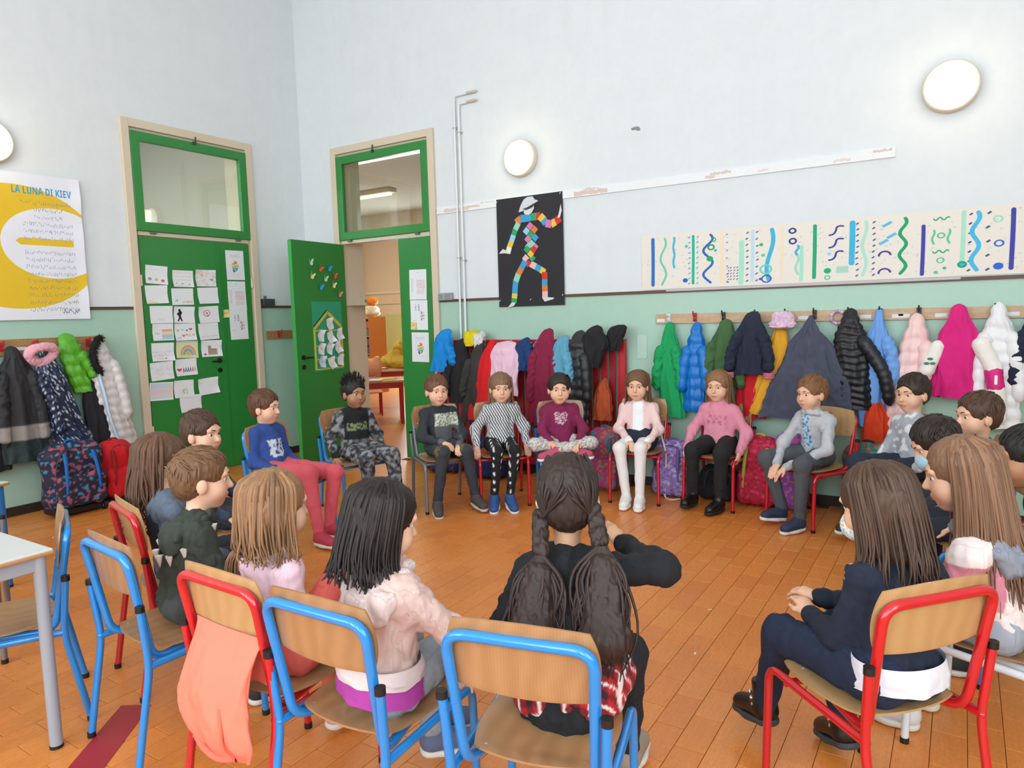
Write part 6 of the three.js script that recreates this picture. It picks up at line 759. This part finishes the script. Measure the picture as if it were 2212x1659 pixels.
// ------------------------------------------------------------------ coral hoodie over the red chair
{
  const [x, z, fx, fz] = SPOT.k18, g = thing('hoodie', 'coral zip hoodie hung over the back of the red chair', 'hoodie', [x, 0, z], Math.atan2(fx, fz));
  const c = '#ef7f66', X = [1, 0, 0];
  const hb = drape(.345, [[0, .02, .165, .012, .0], [.12, .02, .15, .022, .02], [.35, .012, .15, .034, .05], [.65, .005, .166, .044, .066], [.88, .03, .15, .042, .066], [1, .05, .11, .028, .06]], { fold: .006, seed: 3.1 }); hb.translate(0, .605, .0); hb.rotateY(PI); hb.translate(0, 0, -.205); mesh('hoodie_body', hb, cloth(c), g);
  const hf = drape(.16, [[0, -.03, .165, .012, .01], [.5, -.03, .16, .018, .02], [1, -.03, .15, .014, .02]], { fold: .004, seed: 5.3 }); hf.translate(0, .6, -.19); mesh('front_part', hf, cloth(c), g);
  mesh('pocket_flap', taper([[-.07, .43, -.29], [-.1, .36, -.31], [-.115, .31, -.316], [-.145, .285, -.308]], .007, .005, 20, 6), cloth('#e97459'), g);
  mesh('hem_rib', taper([[.07, .278, -.283], [.0, .268, -.3], [-.07, .262, -.302], [-.13, .272, -.285]], .012, .01, 24, 8), cloth('#ea7860'), g);
}
// ------------------------------------------------------------------ white topped desk and the small green desk
function desk(label, x, z, turn, w, d, h, top, leg, edge) {
  const t = thing('school_desk', label, 'desk', [x, 0, z], turn); mesh('tabletop', bx(w, .022, d, 0, h - .011, 0, .006), M(top, .35), t); mesh('edge_band', bx(w + .004, .014, d + .004, 0, h - .013, 0, .005), M(edge, .5), t);
  for (const s of [-1, 1]) { mesh('apron', bx(w - .1, .05, .02, 0, h - .05, s * (d / 2 - .035), .004), M(leg, .4), t); mesh('apron', bx(.02, .05, d - .1, s * (w / 2 - .035), h - .05, 0, .004), M(leg, .4), t); for (const q of [-1, 1]) { mesh('leg', new THREE.CylinderGeometry(.021, .021, h - .025, 18).translate(s * (w / 2 - .035), (h - .025) / 2, q * (d / 2 - .035)), M(leg, .35), t); mesh('foot', new THREE.CylinderGeometry(.0225, .0225, .012, 18).translate(s * (w / 2 - .035), .006, q * (d / 2 - .035)), mBlack, t); } }
  return t;
}
desk('white topped desk with grey round legs standing by the red floor tape', 3.352, 4.745, .0, .7, .5, .73, '#c6c9c8', '#9aa1aa', '#b98a54');
desk('small pale green desk with blue legs in front of the coats', 1.5, 4.2, .35, .7, .5, .62, '#bcd8cc', '#1f6fb5', '#c77f3c');
// ------------------------------------------------------------------ furniture in the room behind the open door
{
  const red = M('#b3202a', .4);
  const tb = (label, x, z, w, d, h, tp) => { const t = thing('red_table', label, 'table', [x, 0, z], .75); mesh('tabletop', bx(w, .03, d, 0, h - .015, 0, .006), M(tp, .5), t); mesh('apron', bx(w - .06, .08, d - .06, 0, h - .07, 0, .004), red, t); for (const s of [-1, 1]) for (const q of [-1, 1]) mesh('leg', new THREE.CylinderGeometry(.026, .026, h - .03, 12).translate(s * (w / 2 - .04), (h - .03) / 2, q * (d / 2 - .04)), red, t); return t; };
  tb('red legged table covered with magazines beyond the doorway', -.75, -1.75, .9, .6, .62, '#c2a06a'); tb('red legged table behind the magazine table', -1.75, -2.95, 1.2, .7, .66, '#d6b98a'); 
  [['#6f62b0', 'purple'], ['#d8c24a', 'yellow'], ['#c23a5c', 'crimson'], ['#e4ded6', 'white'], ['#4f86bd', 'blue'], ['#d67a4a', 'orange'], ['#9aa4ad', 'grey'], ['#8a2a4a', 'maroon']].forEach(([k, n], i) => { const b = thing('magazine', n + ' covered magazine lying on a red legged table beyond the doorway', 'magazine', i < 4 ? [-.95 + (i % 2) * .36, .622 + (i > 1 ? .001 : 0), -1.9 + Math.floor(i / 2) * .24] : [-1.98 + (i % 2) * .4, .662, -3.1 + Math.floor(i / 2 - 2) * .26], .75 + rr(-.4, .4), 'magazines on the tables'); mesh('pages', bx(.21, .008, .28, 0, .004, 0), M('#ece8e0', .8), b); mesh('cover', bx(.212, .002, .282, 0, .009, 0), M(k, .4), b); });
  const s = thing('bookshelf', 'orange sided bookshelf with stacked boxes beyond the doorway', 'bookshelf', [-3.94, 0, -5.12], -.53), ow = M('#c98240', .5); for (const q of [-1, 1]) mesh('side_panel', bx(.03, 1.52, .36, q * .45, .76, 0, .004), ow, s); mesh('back_panel', bx(.9, 1.5, .02, 0, .76, -.17), M('#8a5a34', .6), s); for (let i = 0; i < 5; i++) mesh('shelf', bx(.88, .025, .35, 0, .05 + i * .36, 0), ow, s);
  [['#c2432f', 'red', 1, 0], ['#d6a63a', 'mustard', 1, .17], ['#3f5aa0', 'blue', 2, 0], ['#7b4f8f', 'violet', 2, .16], ['#4d8f5c', 'green', 3, 0], ['#d9622f', 'orange', 3, .15], ['#8f2f2a', 'dark red', 0, 0], ['#5c4a3f', 'brown', 0, .17]].forEach(([k, n, r, c], i) => { const b = thing('storage_box', n + ' box lying on a shelf of the orange sided bookshelf', 'box', [-3.94, .063 + r * .36, -5.12], -.53, 'boxes on the bookshelf'); mesh('box_body', bx(.7, .14, .28, 0, .07 + c, .02, .006), M(k, .6), b); mesh('box_front', bx(.2, .04, .004, 0, .07 + c, .162), M('#e6e1d6', .7), b); });
  const pl = thing('plush_toy', 'white and orange stuffed toy sitting on the bookshelf', 'toy', [-3.8, 1.525, -5.0], .6); mesh('plush_body', blob([ell([0, .12, 0], [.17, .13, .14]), ell([.12, .06, .1], [.08, .06, .08]), ell([-.12, .06, .1], [.08, .06, .08])], { h: .014, k: .05, disp: folds(.01, 14, 2, 1) }), cloth('#e3dbc9'), pl); mesh('plush_head', blob([ell([.03, .3, .02], [.12, .1, .1])], { h: .014, disp: folds(.01, 16, 6, 1) }), cloth('#e08a2c'), pl); mesh('plush_ear', blob([ell([-.13, .34, .0], [.05, .07, .04])], { h: .012 }), cloth('#6f8fb0'), pl);
  const ch = thing('nursery_chair', 'peach plastic chair back behind the magazine table', 'chair', [-1.35, 0, -2.35], -2.3); mesh('backrest', blob([cone([-.1, .6, -.15], [-.1, .88, -.18], .035, .035), cone([.1, .6, -.15], [.1, .88, -.18], .035, .035), cone([-.1, .75, -.165], [.1, .75, -.165], .06, .06, [0, 1, 0], 2.2)], { h: .012, k: .05, disp: null }), M('#e6a988', .5), ch); mesh('seat', bx(.34, .025, .34, 0, .36, 0, .01), M('#e6a988', .5), ch); for (const q of [-1, 1]) for (const r of [-1, 1]) mesh('leg', new THREE.CylinderGeometry(.014, .014, .35, 10).translate(q * .14, .175, r * .14), red, ch);
  const cu = thing('yellow_drape', 'yellow cloth heaped on the far table beyond the doorway', 'cloth', [-1.45, .69, -3.15], .4); mesh('cloth_heap', blob([cone([-.15, .1, 0], [.15, .45, .1], .1, .06, [1, 0, 0], 1.6), cone([.15, .05, .1], [.35, .3, .1], .08, .05), ell([0, .08, 0], [.3, .1, .2])], { h: .014, k: .08, disp: folds(.02, 7, 3, .6) }), cloth('#d8c256'), cu);
}
chair(2.5, 4.42, .9, .4, 'grey', 'grey framed school chair half hidden under the white topped desk');
// bits of paper and dirt on the tiles
[[5.34, 2.27, '#e8e2d4'], [5.42, 2.75, '#e8ded0'], [4.05, 2.0, '#b5502c']].forEach(([x, z, c]) => { const g = new THREE.BoxGeometry(.022, .001, .008); g.rotateY(rr(0, 3)); g.translate(x, .0018, z); single('paper_scrap', 'tiny scrap of paper lying on the tiled floor', 'scrap', g, M(c, .8), 'paper scraps on the floor'); });

renderer.render(scene, camera);
